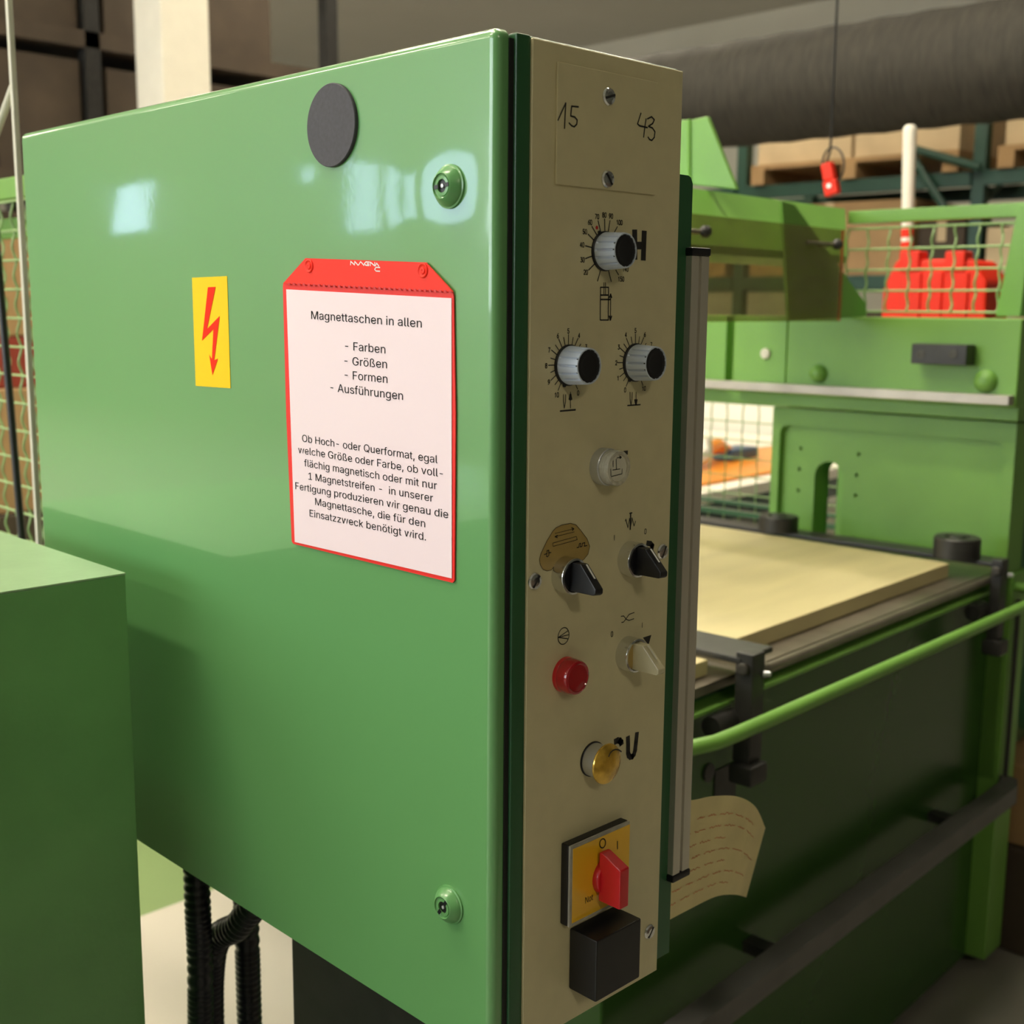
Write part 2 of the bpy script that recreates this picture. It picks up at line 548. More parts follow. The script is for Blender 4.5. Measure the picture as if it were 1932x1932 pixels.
# outlines of the grotesque letters used for all printed words: character | advance | closed loops (1/1000 em)
GLYPHS = """ |188|
,|188|38,-119 68,71 137,71 84,-119
-|453|337,244 337,188 114,188 114,244
.|188|95,-4 78,-1 63,9 53,24 50,41 53,59 63,73 78,83 95,87 113,83 128,73 138,59 141,41 138,24 128,9 113,-1
0|453|227,-7 174,1 130,24 95,62 69,113 53,178 48,254 53,330 69,395 95,447 130,484 174,508 227,516 279,508 323,484 358,447 384,395 400,330 405,254 400,178 384,113 359,62 323,24 279,1;227,50 261,56 290,74 313,103 330,144 340,194 344,254 340,314 330,365 313,405 290,435 261,453 227,460 192,453 163,435 140,405 123,365 113,314 109,254 113,194 123,144 140,103 163,74 192,56
1|453|76,0 76,55 391,55 391,0;276,509 276,0 212,0 212,448 209,448 86,358 86,427 198,509
2|453|64,0 64,47 234,229 261,257 282,282 299,305 311,327 318,348 320,371 317,397 308,419 293,436 273,449 250,457 224,460 196,457 172,447 153,433 139,413 130,390 127,362 66,362 71,405 86,442 111,473 143,496 182,511 225,516 268,511 306,497 337,474 361,445 376,411 381,372 378,345 371,318 357,290 336,259 306,223 267,180 153,60 153,57 389,57 389,0
3|453|218,-7 173,-3 133,10 98,30 70,57 52,91 44,132 109,132 115,107 126,87 144,71 165,59 191,52 219,50 248,53 275,61 297,74 315,93 325,116 329,145 326,172 316,196 299,217 275,234 242,244 201,248 157,248 157,299 288,448 288,452 70,452 70,509 372,509 372,461 211,278 211,289 264,288 308,276 344,253 371,222 387,186 393,145 387,103 370,66 344,36 309,12 266,-2
4|453|40,105 40,158 247,509 311,509 109,166 109,163 413,163 413,105;282,0 282,121 282,146 282,318 343,318 343,0
5|453|221,-7 178,-2 140,11 108,32 83,60 66,93 60,130 122,130 127,108 138,89 154,73 173,60 196,52 221,50 250,53 276,64 298,82 314,104 324,131 328,162 324,193 314,221 297,244 275,262 248,273 218,277 192,275 167,268 145,258 128,246 67,253 96,509 366,509 366,452 151,452 134,301 136,301 155,315 178,325 203,331 229,334 263,330 294,321 321,306 345,285 364,260 379,231 388,199 391,163 385,117 369,76 343,41 309,15 268,-1
6|453|226,-7 182,-1 142,15 109,40 84,74 69,115 64,162 68,199 80,239 102,285 137,340 252,509 322,509 151,261 145,261 154,275 165,288 179,299 196,307 214,312 235,314 278,309 316,295 346,271 370,240 384,201 389,157 384,112 368,73 343,39 310,14 271,-2;226,48 254,52 279,63 299,79 314,101 324,128 327,157 324,187 314,213 299,235 279,251 254,262 226,265 198,262 174,252 153,235 138,214 128,188 125,158 128,128 138,102 153,79 174,63 198,52
7|453|97,0 323,448 323,452 62,452 62,509 391,509 391,449 165,0
8|453|226,-7 178,-2 136,11 101,33 74,62 57,96 52,135 55,166 65,195 81,220 101,241 125,256 153,265 153,267 119,282 93,308 76,342 70,380 75,417 90,450 114,477 146,498 184,511 226,516 269,511 306,498 337,477 361,450 377,417 382,380 376,342 359,308 333,282 300,267 300,265 327,256 351,241 372,220 387,195 397,166 401,135 395,96 378,62 352,33 317,11 275,-2;226,49 258,52 285,60 307,74 323,91 333,113 337,139 333,165 322,189 305,208 283,223 256,232 226,235 196,232 169,223 147,208 130,189 119,165 115,139 119,113 129,91 145,74 167,60 195,52;226,290 252,292 274,300 293,313 307,330 316,351 319,376 316,399 308,420 294,437 275,449 252,457 226,460 200,457 177,449 159,437 145,420 136,399 133,376 136,351 145,330 159,313 178,300 201,292
9|453|226,516 271,510 310,494 343,468 368,434 384,393 389,347 385,309 373,270 350,224 315,168 200,0 130,0 301,248 307,248 299,234 287,221 273,210 257,202 238,196 218,195 175,199 137,214 106,237 83,269 68,307 64,352 69,397 85,436 110,469 143,494 182,510;226,460 199,457 174,446 154,429 138,407 129,381 125,352 129,322 138,295 154,274 174,257 199,247 226,243 254,247 279,257 299,273 314,295 324,321 327,350 324,381 314,407 299,429 279,446 254,457
A|480|16,0 201,509 276,509 463,0 395,0 287,302 276,334 264,372 250,420 232,478 245,478 228,419 213,371 201,333 191,302 85,0;110,142 110,199 370,199 370,142
E|419|60,0 60,509 372,509 372,452 125,452 125,286 355,286 355,229 125,229 125,57 375,57 375,0
F|410|60,0 60,509 369,509 369,452 125,452 125,278 346,278 346,221 125,221 125,0
G|520|269,-7 205,1 149,25 104,64 69,116 47,179 40,254 47,329 69,393 103,445 149,484 203,508 265,516 304,513 340,504 374,489 403,469 429,445 449,416 465,384 474,349 408,349 399,372 387,393 373,411 356,427 337,439 315,448 291,454 265,456 222,450 183,432 150,404 125,364 109,314 103,254 109,194 125,145 151,105 184,76 224,59 269,53 309,57 345,71 374,93 396,123 410,160 415,202 434,199 283,199 283,256 478,256 478,200 471,141 451,91 419,50 377,19 326,0
H|517|60,0 60,509 125,509 125,289 392,289 392,509 457,509 457,0 392,0 392,232 125,232 125,0
I|300|31,0 31,57 118,57 118,452 31,452 31,509 269,509 269,452 183,452 183,57 269,57 269,0
M|628|60,0 60,509 152,509 277,187 282,174 287,159 293,141 299,123 305,103 311,84 317,65 322,49 307,49 312,65 318,83 324,102 330,121 336,140 342,158 348,174 352,187 476,509 568,509 568,0 504,0 504,291 504,308 504,327 505,347 505,369 506,391 506,413 507,435 507,457 513,457 505,433 498,409 490,386 482,363 474,341 467,322 461,305 456,291 342,0 286,0 170,291 165,304 159,321 152,340 145,361 137,384 129,408 121,432 112,457 119,457 119,437 120,416 120,394 121,372 121,350 122,328 122,309 122,291 122,0
N|523|60,0 60,509 136,509 343,183 352,169 363,151 375,130 388,107 401,82 414,55 405,54 402,81 401,108 400,134 399,157 399,178 399,195 399,509 463,509 463,0 387,0 202,290 190,310 177,331 164,354 148,381 130,413 108,452 119,454 121,417 122,384 123,354 124,328 125,307 125,291 125,0
O|533|267,-7 205,1 150,25 105,63 70,115 48,179 40,254 48,329 70,393 105,445 150,484 205,508 267,516 329,508 384,484 429,445 464,393 486,329 493,254 486,179 464,115 429,63 384,25 329,1;267,53 310,59 349,76 383,105 408,144 425,194 430,254 425,314 408,365 383,404 349,433 310,450 267,456 223,450 184,433 151,404 125,364 109,314 103,254 109,194 125,144 151,105 184,76 223,59
Q|533|245,159 313,159 369,85 384,65 468,-48 401,-48 346,27 331,46;267,-7 205,1 150,25 105,63 70,115 48,179 40,254 48,329 70,393 105,445 150,484 205,508 267,516 329,508 384,484 429,445 464,393 486,329 493,254 486,179 464,115 429,63 384,25 329,1;267,53 310,59 349,76 383,105 408,144 425,194 430,254 425,314 408,365 383,404 349,433 310,450 267,456 223,450 184,433 151,404 125,364 109,314 103,254 109,194 125,144 151,105 184,76 223,59
a|389|160,-9 126,-5 94,5 68,22 48,45 35,73 30,108 34,138 43,161 58,179 78,193 100,203 125,211 152,216 178,220 209,224 234,227 252,230 265,235 273,243 276,255 276,257 273,279 267,297 256,311 240,322 220,329 196,331 171,329 149,322 132,313 118,301 107,288 100,274 41,291 57,322 79,346 104,364 133,375 163,382 194,384 215,383 239,379 263,372 286,360 306,343 322,320 333,290 337,251 337,0 277,0 277,52 272,52 264,38 252,25 236,12 215,1 190,-6;170,45 202,49 228,59 248,74 263,93 272,115 276,138 276,190 270,186 259,182 246,179 231,176 216,173 200,171 186,169 175,168 154,164 134,159 117,150 103,139 95,124 92,105 94,87 102,72 114,61 130,52 149,47
b|424|229,-8 198,-5 172,4 153,17 138,31 127,46 118,59 112,59 112,0 53,0 53,509 114,509 114,319 118,319 127,331 137,346 152,360 171,373 197,381 229,384 274,378 313,361 345,332 370,293 385,245 390,189 385,133 370,84 346,45 313,16 274,-2;220,47 253,51 279,66 301,88 316,117 325,151 328,189 325,227 316,261 301,290 280,311 253,325 220,330 188,325 161,312 140,291 125,263 116,229 113,189 116,150 125,115 140,86 162,65 188,51
c|396|207,-8 159,-2 117,16 82,46 56,85 40,133 34,187 40,243 56,291 82,330 117,360 159,378 207,384 234,383 260,377 284,368 305,356 324,341 340,322 353,301 362,277 303,262 298,276 290,289 281,301 270,311 257,319 242,325 226,329 207,330 173,325 145,310 124,287 108,258 99,224 96,187 99,151 108,117 124,89 145,66 173,51 207,46 226,48 243,52 258,58 271,66 282,76 292,89 299,102 304,117 363,102 354,78 341,56 325,37 306,21 285,9 261,-1 235,-6
d|424|195,-8 151,-2 111,16 79,45 55,84 39,133 34,189 39,245 55,293 79,332 112,361 151,378 196,384 228,381 253,373 272,360 287,346 298,331 306,319 311,319 311,509 372,509 372,0 313,0 313,59 307,59 298,46 287,31 272,17 252,4 227,-5;205,47 236,51 263,65 284,86 299,115 309,150 312,189 309,229 300,263 284,291 263,312 237,325 205,330 172,325 145,311 124,290 108,261 99,227 96,189 99,151 109,117 124,88 145,66 172,51
e|404|212,-8 161,-2 117,16 82,46 56,85 40,132 34,187 39,242 55,290 81,329 115,359 157,378 205,384 236,382 266,374 294,361 319,341 341,315 357,282 368,242 371,194 371,169 75,169 75,221 338,221 310,202 307,237 298,269 283,294 263,314 237,326 205,330 173,326 146,313 125,294 109,270 99,241 96,211 96,178 100,139 110,106 128,80 151,61 179,50 212,46 234,48 254,53 271,61 285,73 297,88 306,105 365,91 353,63 335,39 311,19 283,4 249,-5
f|254|228,379 228,327 6,327 6,379;81,0 81,432 84,461 96,486 113,505 135,519 161,527 187,530 207,529 222,527 234,524 243,521 227,468 222,470 215,472 206,473 195,474 171,470 154,460 145,443 142,419 142,0
g|425|207,-151 168,-148 134,-140 105,-127 82,-110 64,-91 51,-69 101,-41 110,-53 122,-66 136,-78 154,-88 178,-95 207,-97 249,-92 282,-75 304,-47 311,-6 311,68 306,68 298,56 287,41 272,28 252,16 227,8 195,5 152,10 113,27 80,53 55,90 39,136 34,191 39,246 55,293 80,332 112,361 152,378 196,384 228,382 253,373 273,360 288,346 299,331 308,319 313,319 313,379 372,379 372,-9 367,-54 350,-90 324,-117 291,-136 251,-147;205,59 237,63 264,75 285,95 300,121 309,154 312,193 309,231 300,264 285,291 264,312 237,325 205,330 172,325 145,312 124,290 109,262 99,229 96,193 99,155 109,123 124,96 145,76 172,63
h|410|114,227 114,0 53,0 53,509 114,509 114,287 102,287 124,332 152,362 187,379 227,384 264,380 295,369 321,349 341,321 353,285 357,240 357,0 296,0 296,235 290,275 273,304 246,323 210,329 184,326 161,317 141,303 126,283 117,257
i|167|53,0 53,379 114,379 114,0;84,443 67,446 54,455 44,468 41,483 44,499 54,512 67,521 84,524 100,521 114,512 123,499 126,483 123,468 114,455 100,446
k|381|110,137 110,212 121,212 284,379 360,379 184,199 177,199;53,0 53,509 114,509 114,0;294,0 148,186 191,229 372,0
l|189|139,-2 101,3 74,20 58,47 53,84 53,509 114,509 114,99 115,77 120,62 130,54 146,52 154,52 160,53 165,53 170,54 181,3 172,1 162,-1 151,-2
m|610|53,0 53,379 112,379 112,295 108,295 118,323 132,346 151,363 172,376 195,384 219,386 257,380 287,361 309,331 321,295 312,295 322,321 337,343 357,361 381,375 407,383 437,386 468,383 497,372 522,354 541,328 553,296 557,255 557,0 496,0 496,254 490,289 473,313 447,326 419,330 395,328 374,320 358,307 345,290 338,270 335,247 335,0 274,0 274,260 269,288 253,311 229,326 199,330 178,328 158,320 140,307 126,289 117,266 114,238 114,0
n|410|114,227 114,0 53,0 53,379 112,379 112,287 102,287 124,332 152,362 187,379 227,384 264,380 295,369 321,349 341,321 353,285 357,240 357,0 296,0 296,235 290,275 273,304 246,323 210,329 184,326 161,317 141,303 126,283 117,257
o|415|207,-8 159,-2 117,16 82,46 56,85 40,133 34,187 40,243 56,291 82,330 117,360 159,378 207,384 256,378 299,360 333,330 359,291 376,243 381,187 376,133 359,85 333,46 299,16 256,-2;207,46 242,51 270,66 292,89 307,117 316,151 319,187 316,224 307,258 292,287 270,310 242,325 207,330 173,325 145,310 124,287 108,258 99,224 96,187 99,151 108,117 124,89 145,66 173,51
p|424|53,-143 53,379 112,379 112,319 118,319 126,331 137,346 152,360 171,373 197,381 229,384 274,378 313,361 345,332 370,293 385,245 390,189 385,133 370,84 346,45 313,16 274,-2 229,-8 198,-5 173,4 153,17 138,31 127,46 118,59 114,59 114,-143;220,47 253,51 279,66 301,88 316,117 325,151 328,189 325,227 316,261 301,290 280,311 253,325 220,330 188,325 161,312 140,291 125,263 116,229 113,189 116,150 125,115 140,86 162,65 188,51
r|259|53,0 53,379 112,379 112,321 115,321 130,347 152,367 181,380 213,385 221,385 229,384 237,384 243,384 243,322 239,323 230,324 219,325 207,326 182,323 159,315 140,301 126,284 117,262 114,237 114,0
s|365|182,-8 145,-5 112,3 84,18 62,38 45,63 36,94 94,107 105,79 124,60 150,49 181,45 217,50 244,62 262,81 268,103 265,121 254,136 237,147 212,155 149,170 104,186 72,208 53,237 47,274 51,305 65,332 87,354 115,370 149,381 187,384 223,381 254,372 279,358 299,339 314,316 324,290 268,277 258,298 243,316 219,328 187,333 156,329 131,317 114,299 109,277 112,258 124,243 144,232 172,223 229,209 275,194 306,171 325,142 331,107 326,75 312,47 290,24 260,6 223,-5
t|227|204,379 204,327 6,327 6,379;65,471 126,471 126,98 128,76 136,61 150,53 170,50 177,50 185,51 194,52 202,54 213,2 203,-1 192,-3 180,-4 168,-4 125,2 92,21 72,52 65,93
u|410|182,-5 146,-1 115,11 89,31 69,59 57,95 53,139 53,379 114,379 114,144 119,105 137,75 164,56 200,50 226,53 249,62 268,77 283,97 293,122 296,153 296,379 357,379 357,0 298,0 298,92 307,92 286,47 257,17 222,0
v|389|163,0 17,379 84,379 165,155 177,121 187,87 196,53 206,21 184,21 194,53 203,87 213,121 224,155 305,379 371,379 226,0
w|567|138,0 23,379 87,379 133,214 143,177 154,137 165,91 175,41 165,41 175,90 186,135 196,176 206,214 252,379 316,379 362,214 371,176 382,136 392,91 402,41 391,41 402,90 413,135 423,176 434,214 480,379 545,379 429,0 368,0 319,172 312,198 305,225 297,252 291,280 284,309 277,338 291,338 284,309 277,280 270,252 263,225 255,198 248,172 199,0
z|380|42,0 42,46 254,320 254,323 48,323 48,379 333,379 333,331 126,60 126,56 339,56 339,0
ß|441|122,362 122,0 60,0 60,362 70,429 99,477 143,506 197,516 229,512 260,503 289,486 312,463 327,432 332,393 330,370 325,351 317,335 309,322 300,310 292,299 287,287 285,272 288,256 297,241 311,228 327,215 344,202 362,188 378,171 391,152 400,129 403,100 399,69 386,42 366,21 340,6 307,-4 269,-7 237,-5 207,1 182,10 164,20 187,74 201,66 217,58 238,52 265,50 297,53 321,64 337,81 342,104 339,123 330,139 316,153 300,167 282,180 264,194 248,209 235,227 226,247 223,272 224,291 230,306 238,318 247,329 256,341 264,353 270,368 272,388 266,420 250,442 226,455 197,459 164,453 141,435 127,405
ä|389|160,-9 126,-5 94,5 68,22 48,45 35,73 30,108 34,138 43,161 58,179 78,193 100,203 125,211 152,216 178,220 209,224 234,227 252,230 265,235 273,243 276,255 276,257 273,279 267,297 256,311 240,322 220,329 196,331 171,329 149,322 132,313 118,301 107,288 100,274 41,291 57,322 79,346 104,364 133,375 163,382 194,384 215,383 239,379 263,372 286,360 306,343 322,320 333,290 337,251 337,0 277,0 277,52 272,52 264,38 252,25 236,12 215,1 190,-6;170,45 202,49 228,59 248,74 263,93 272,115 276,138 276,190 270,186 259,182 246,179 231,176 216,173 200,171 186,169 175,168 154,164 134,159 117,150 103,139 95,124 92,105 94,87 102,72 114,61 130,52 149,47;261,443 246,446 233,455 224,468 221,483 224,499 233,512 246,520 261,523 277,520 290,512 299,499 301,483 299,468 290,455 277,446;117,443 102,446 89,455 80,468 77,483 80,499 89,512 102,520 117,523 133,520 146,512 155,499 158,483 155,468 146,455 133,446
ö|415|207,-8 159,-2 117,16 82,46 56,85 40,133 34,187 40,243 56,291 82,330 117,360 159,378 207,384 256,378 299,360 333,330 359,291 376,243 381,187 376,133 359,85 333,46 299,16 256,-2;207,46 242,51 270,66 292,89 307,117 316,151 319,187 316,224 307,258 292,287 270,310 242,325 207,330 173,325 145,310 124,287 108,258 99,224 96,187 99,151 108,117 124,89 145,66 173,51;279,443 264,446 251,455 242,468 239,483 242,499 251,512 264,520 279,523 295,520 308,512 317,499 320,483 317,468 308,455 295,446;136,443 120,446 107,455 98,468 95,483 98,499 107,512 120,520 136,523 151,520 164,512 173,499 176,483 173,468 164,455 151,446
ü|410|182,-5 146,-1 115,11 89,31 69,59 57,95 53,139 53,379 114,379 114,144 119,105 137,75 164,56 200,50 226,53 249,62 268,77 283,97 293,122 296,153 296,379 357,379 357,0 298,0 298,92 307,92 286,47 257,17 222,0;277,443 261,446 248,455 239,468 236,483 239,499 248,512 261,520 277,523 292,520 305,512 314,499 317,483 314,468 305,455 292,446;133,443 118,446 104,455 96,468 93,483 96,499 104,512 118,520 133,523 149,520 162,512 170,499 173,483 170,468 162,455 149,446"""
GL = {}
for ln in GLYPHS.split("\n"):
    ch, adv, loops = ln.split("|", 2)
    GL[ch] = (int(adv) / 1000, [[Vector((int(q.split(",")[0]) / 1000, int(q.split(",")[1]) / 1000, 0)) for q in l.split(" ")] for l in loops.split(";") if l])
CAP = 0.516


def text_mesh(s):
    vs, fs, x = [], [], 0.0
    for ch in s:
        adv, loops = GL[ch]
        if loops:
            o = len(vs)
            for l in loops:
                vs += [p + Vector((x, 0, 0)) for p in l]
            area = lambda q: sum(q[i - 1].x * q[i].y - q[i - 1].y * q[i].x for i in range(len(q))) / 2
            start, n0 = [], 0
            for l in loops:
                start.append(n0)
                n0 += len(l)
            for a, l in enumerate(loops):
                if area(l) > 0:
                    continue
                lo_, hi_ = min(p.x for p in l), max(p.x for p in l)
                bo_, to_ = min(p.y for p in l), max(p.y for p in l)
                grp = [a] + [k for k, h in enumerate(loops) if area(h) > 0 and lo_ < h[0].x < hi_ and bo_ < h[0].y < to_
                             and not any(area(q) < area(l) for q in loops)]
                idx = [start[k] + i for k in grp for i in range(len(loops[k]))]
                fs += [[idx[i] + o for i in t] for t in geometry.tessellate_polygon([loops[k] for k in grp])]
        x += adv
    return vs, fs


def text_on(mb, s, left, right, up, nrm, mi=0, hscale=None, off=0.00012):
    """lays the words s between two baseline points; up = vector of one font unit"""
    vs, fs = text_mesh(s)
    x0 = min(v.x for v in vs)
    x1 = max(v.x for v in vs)
    left, right, up, nrm = Vector(left), Vector(right), Vector(up), Vector(nrm)
    out = [left + (right - left) * ((v.x - x0) / (x1 - x0)) + up * v.y + nrm * off for v in vs]
    return mb.add(out, fs, mi)


# ================================================================== STRUCTURE
HX0, HX1, HY0, HY1, HZ = -8.0, 11.0, -7.0, 19.0, 4.6
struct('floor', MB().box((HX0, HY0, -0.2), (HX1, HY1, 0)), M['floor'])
struct('ceiling', MB().box((HX0, HY0, HZ), (HX1, HY1, HZ + 0.2)), M['ceil'])
struct('wall_right', MB().box((HX1, HY0, 0), (HX1 + 0.2, HY1, HZ)), M['wallp'])
struct('wall_back', MB().box((HX0, HY1, 0), (HX1, HY1 + 0.2, HZ)), M['wallp'])
struct('wall_front', MB().box((HX0, HY0 - 0.2, 0), (HX1, HY0, HZ)), M['walld'])
# the window wall: real openings with framed panes
WINS = [(15.1, 16.45, 2.42, 3.18), (11.35, 11.84, 2.85, 3.1), (10.2, 10.84, 2.24, 3.08), (8.5, 9.9, 2.24, 3.06),
        (6.4, 8.0, 1.4, 4.0), (4.3, 5.9, 1.4, 4.0), (2.2, 3.8, 1.4, 4.0), (0.4, 1.8, 1.4, 4.0)]
outer = [(HX0, HY0, 0), (HX0, HY1, 0), (HX0, HY1, HZ), (HX0, HY0, HZ)]
holes = [[(HX0, a, z0), (HX0, b, z0), (HX0, b, z1), (HX0, a, z1)] for a, b, z0, z1 in WINS]
struct('wall_left', MB().prism(outer, (-0.2, 0, 0), holes=holes), M['wallp'])
for i, (a, b, z0, z1) in enumerate(WINS):
    wf = MB()
    for q in ((a, a + .05, z0, z1), (b - .05, b, z0, z1), (a, b, z0, z0 + .05), (a, b, z1 - .05, z1)):
        wf.box((HX0 - .14, q[0], q[2]), (HX0 - .06, q[1], q[3]))
    wo = struct('window_%d' % (i + 1), wf, M['frame'], base=(HX0 - .1, a, z0))
    mk('pane', MB().box((HX0 - .11, a + .04, z0 + .04), (HX0 - .10, b - .04, z1 - .04)), M['sky'] if i < 4 else M['skybright'], parent=wo)

# ceiling lamps out of view, some added to brighten panel, box top and floor
LAMPS = [(-5.5, 2.2), (-5.5, 6.0), (-5.5, 10.5), (-5.5, 15.0), (-2.2, 1.6), (-0.75, 1.2), (-2.2, 4.5), (-2.2, 8.5), (1.5, 1.0), (0.5, 2.5), (3.6, 1.9), (3.6, 4.6), (3.6, 8.0), (6.2, 5.4), (-2.0, -5.0), (1.0, 12.0), (1.8, 16.0), (-2.2, 15.0)]
for i, (x, y) in enumerate(LAMPS):
    t = thing('ceiling_lamp', 'unseen long fluorescent lamp hung under the grey hall ceiling to light the scene', 'lamp', (x, y, 4.3), group='hall ceiling lamps')
    mk('housing', MB().box((x - .12, y - .8, 4.30), (x + .12, y + .8, 4.36), .01), M['lampbody'], t)
    mk('diffuser', MB().box((x - .10, y - .78, 4.27), (x + .10, y + .78, 4.30)), M['tube'], t)
    for q in (-.6, .6):
        mk('suspension', MB().tube([(x, y + q, 4.36), (x, y + q, HZ)], .008, 6), M['lampbody'], t)

# ================================================================== CONTROL CABINET
DX = -0.027                     # outer face of the door
ZT, ZB = 1.6275, 0.902
YF = ax(38, 270, DX).y
PW = 0.1588                     # width of the front panel
cab = thing('control_cabinet', 'glossy green electrical control cabinet with a tall grey control panel on its narrow side', 'control cabinet', (0.08, 0.4, ZB))
body = MB()
# carcass behind the door and its front rim strip
body.box((-0.0125, 0.0006, ZB + .002), (0.0015, YF - 0.01, ZT - .002), .002)
body.box((0.0008, 0.0012, ZB + .002), (PW, YF - 0.01, ZT - .002), .003)
mk('body', body, M['green_dark'], cab)
mk('gasket', MB().box((-0.0165, 0.003, ZB + .006), (-0.0120, YF - 0.006, ZT - .006)), M['rubber'], cab)

lock_px = [(849, 352), (849, 1706)]
locks = [ax(p[0], p[1], DX) for p in lock_px]
org = ORG[cab.name]
M['door'] = door_material([(tuple(locks[0] - org), 1.6), (tuple(locks[1] - org), 1.4)])
b = bmesh.new()
bmesh.ops.create_cube(b, size=1)
for v in b.verts:
    v.co = Vector((DX + .0055 + v.co.x * .011, (0.004 + YF) / 2 + v.co.y * (YF - 0.004), (ZT + ZB) / 2 + v.co.z * (ZT - ZB)))
xe = [e for e in b.edges if abs(e.verts[0].co.x - e.verts[1].co.x) > .005]
bmesh.ops.bevel(b, geom=xe, offset=.007, segments=4, profile=.5, affect='EDGES')
fe = [e for e in b.edges if all(abs(v.co.x - DX) < 1e-5 for v in e.verts) and not all(abs(v.co.z - ZB) < 1e-5 for v in e.verts)]
bmesh.ops.bevel(b, geom=fe, offset=.0065, segments=6, profile=.5, affect='EDGES')
mk('door', MB().bm(b), M['door'], cab, smooth=50)

for i, p in enumerate(locks):
    lk = MB()
    R0 = .0135
    lk.lathe([(R0 + .0012, 0), (R0 + .0012, .0012), (R0, .0016), (R0 - .0005, .0035), (R0 - .004, .0075), (R0 - .0052, .0082), (R0 - .0056, .0070)], p, (-1, 0, 0), 48)
    lk.lathe([(R0 - .0056, .0070), (R0 - .0066, .0066), (.0066, .0074), (.0045, .0076), (.0044, .0040)], p, (-1, 0, 0), 48)
    o = mk('cam_lock', lk, M['green'], cab)
    o['label'] = ['green keyed lock in the upper door corner', 'green keyed lock in the lower door corner'][i]
    ins = MB()
    ins.lathe([(.0046, .0035), (.0046, .0062), (0, .0062)], p, (-1, 0, 0), 32)
    a = [0.10, 0.95][i]
    for k in range(2):
        ca, sa = math.cos(a + PI * k), math.sin(a + PI * k)
        d1 = Vector((0, -ca, sa))
        d2 = Vector((0, sa, ca))
        q = p + Vector((-.0076, 0, 0)) + d1 * .0055
        ins.prism([q - d1 * .0022 - d2 * .0013, q + d1 * .0018 - d2 * .0013, q + d1 * .0018 + d2 * .0013, q - d1 * .0022 + d2 * .0013], (-.0004, 0, 0))
    mk('key_slot', ins, M['black'], o)
    mk('pin', MB().lathe([(.0014, .005), (.0014, .0074), (0, .0078)], p, (-1, 0, 0), 16), M['satin'], o)

# lightning sticker on the door
NX = Vector((-1, 0, 0))
sq = [ax(x, y, DX) for x, y in ((363, 524), (429, 521), (435.5, 732.5), (370, 728))]
st = mk('warning_sticker', MB().prism([p + NX * .0001 for p in sq], NX * .0003), M['yellow'], cab)
st['label'] = 'yellow sticker with a red lightning arrow'
Z0 = lambda x, y: ax(x / 3.864, y / 3.864 + 170, DX - .0006)
Z1 = lambda x, y: ax(x / 3.864, y / 3.864 + 560, DX - .0006)
bolt = [Z0(1516, 1437), Z0(1572, 1434), Z0(1509, 1742), Z0(1602, 1646), Z1(1562, 462), Z1(1589, 450), Z1(1549, 572), Z1(1526, 422), Z1(1545, 455), Z1(1556, 236), Z1(1473, 320)]
mk('lightning_arrow', MB().prism(bolt, NX * .0001), M['redbolt'], st)

# ---- front panel
NY = Vector((0, -1, 0))
pz0, pz1 = ZB + .004, ZT - .004
fp = mk('front_panel', MB().box((0.0005, -0.0012, pz0), (PW, 0.0012, pz1), .0005, 1), M['panel'], cab)
fp['label'] = 'grey beige anodised control panel plate'
PY = -0.0013
S1 = lambda x, y: ay(960 + x / 4.83, 170 + y / 4.83, PY)
S2 = lambda x, y: ay(960 + x / 4.83, 570 + y / 4.83, PY)
S3 = lambda x, y: ay(960 + x / 4.83, 950 + y / 4.83, PY)
S4 = lambda x, y: ay(960 + x / 4.7125, 1350 + y / 4.7125, PY)

# cover plate with handwriting
tl = S1(420, -240)
bl = S1(416, 858)
br = S1(1322, 970)
cp = mk('cover_plate', MB().box((bl.x, -0.0030, bl.z), (br.x, -0.0012, pz1 - .012), .0004, 1), M['panel'], cab)
cp['label'] = 'small cover plate with handwritten numbers'
CY = -0.0031
H1 = lambda x, y: ay(960 + x / 4.83, 170 + y / 4.83, CY)
hw = MB()
for line in ([(447, 275), (478, 205), (518, 118), (512, 230), (507, 348)],
             [(633, 153), (572, 147), (563, 236), (600, 245), (622, 272), (618, 310), (595, 334), (572, 325), (548, 300)],
             [(1203, 210), (1172, 308), (1190, 325), (1262, 342)], [(1250, 262), (1238, 340), (1228, 428)],
             [(1262, 262), (1300, 243), (1325, 270), (1310, 305), (1272, 330), (1308, 345), (1331, 380), (1325, 430), (1302, 458), (1282, 450), (1268, 428)]):
    hw.ribbon([H1(*p) for p in line], .0011, NY)
mk('handwriting', hw, M['ink'], cp)


def screw(parent, pos, ang, r=.0062):
    o = MB()
    o.lathe([(r, 0), (r, .0008), (r * .86, .0020), (r * .5, .0025), (0, .0026)], pos, NY, 28)
    s_ = mk('screw', o, M['chrome'], parent)
    d1 = Vector((math.cos(ang), 0, math.sin(ang)))
    d2 = Vector((-math.sin(ang), 0, math.cos(ang)))
    c = Vector(pos) + NY * .00262
    return s_, [c - d1 * r * .8 - d2 * .0008, c + d1 * r * .8 - d2 * .0008, c + d1 * r * .8 + d2 * .0008, c - d1 * r * .8 + d2 * .0008]


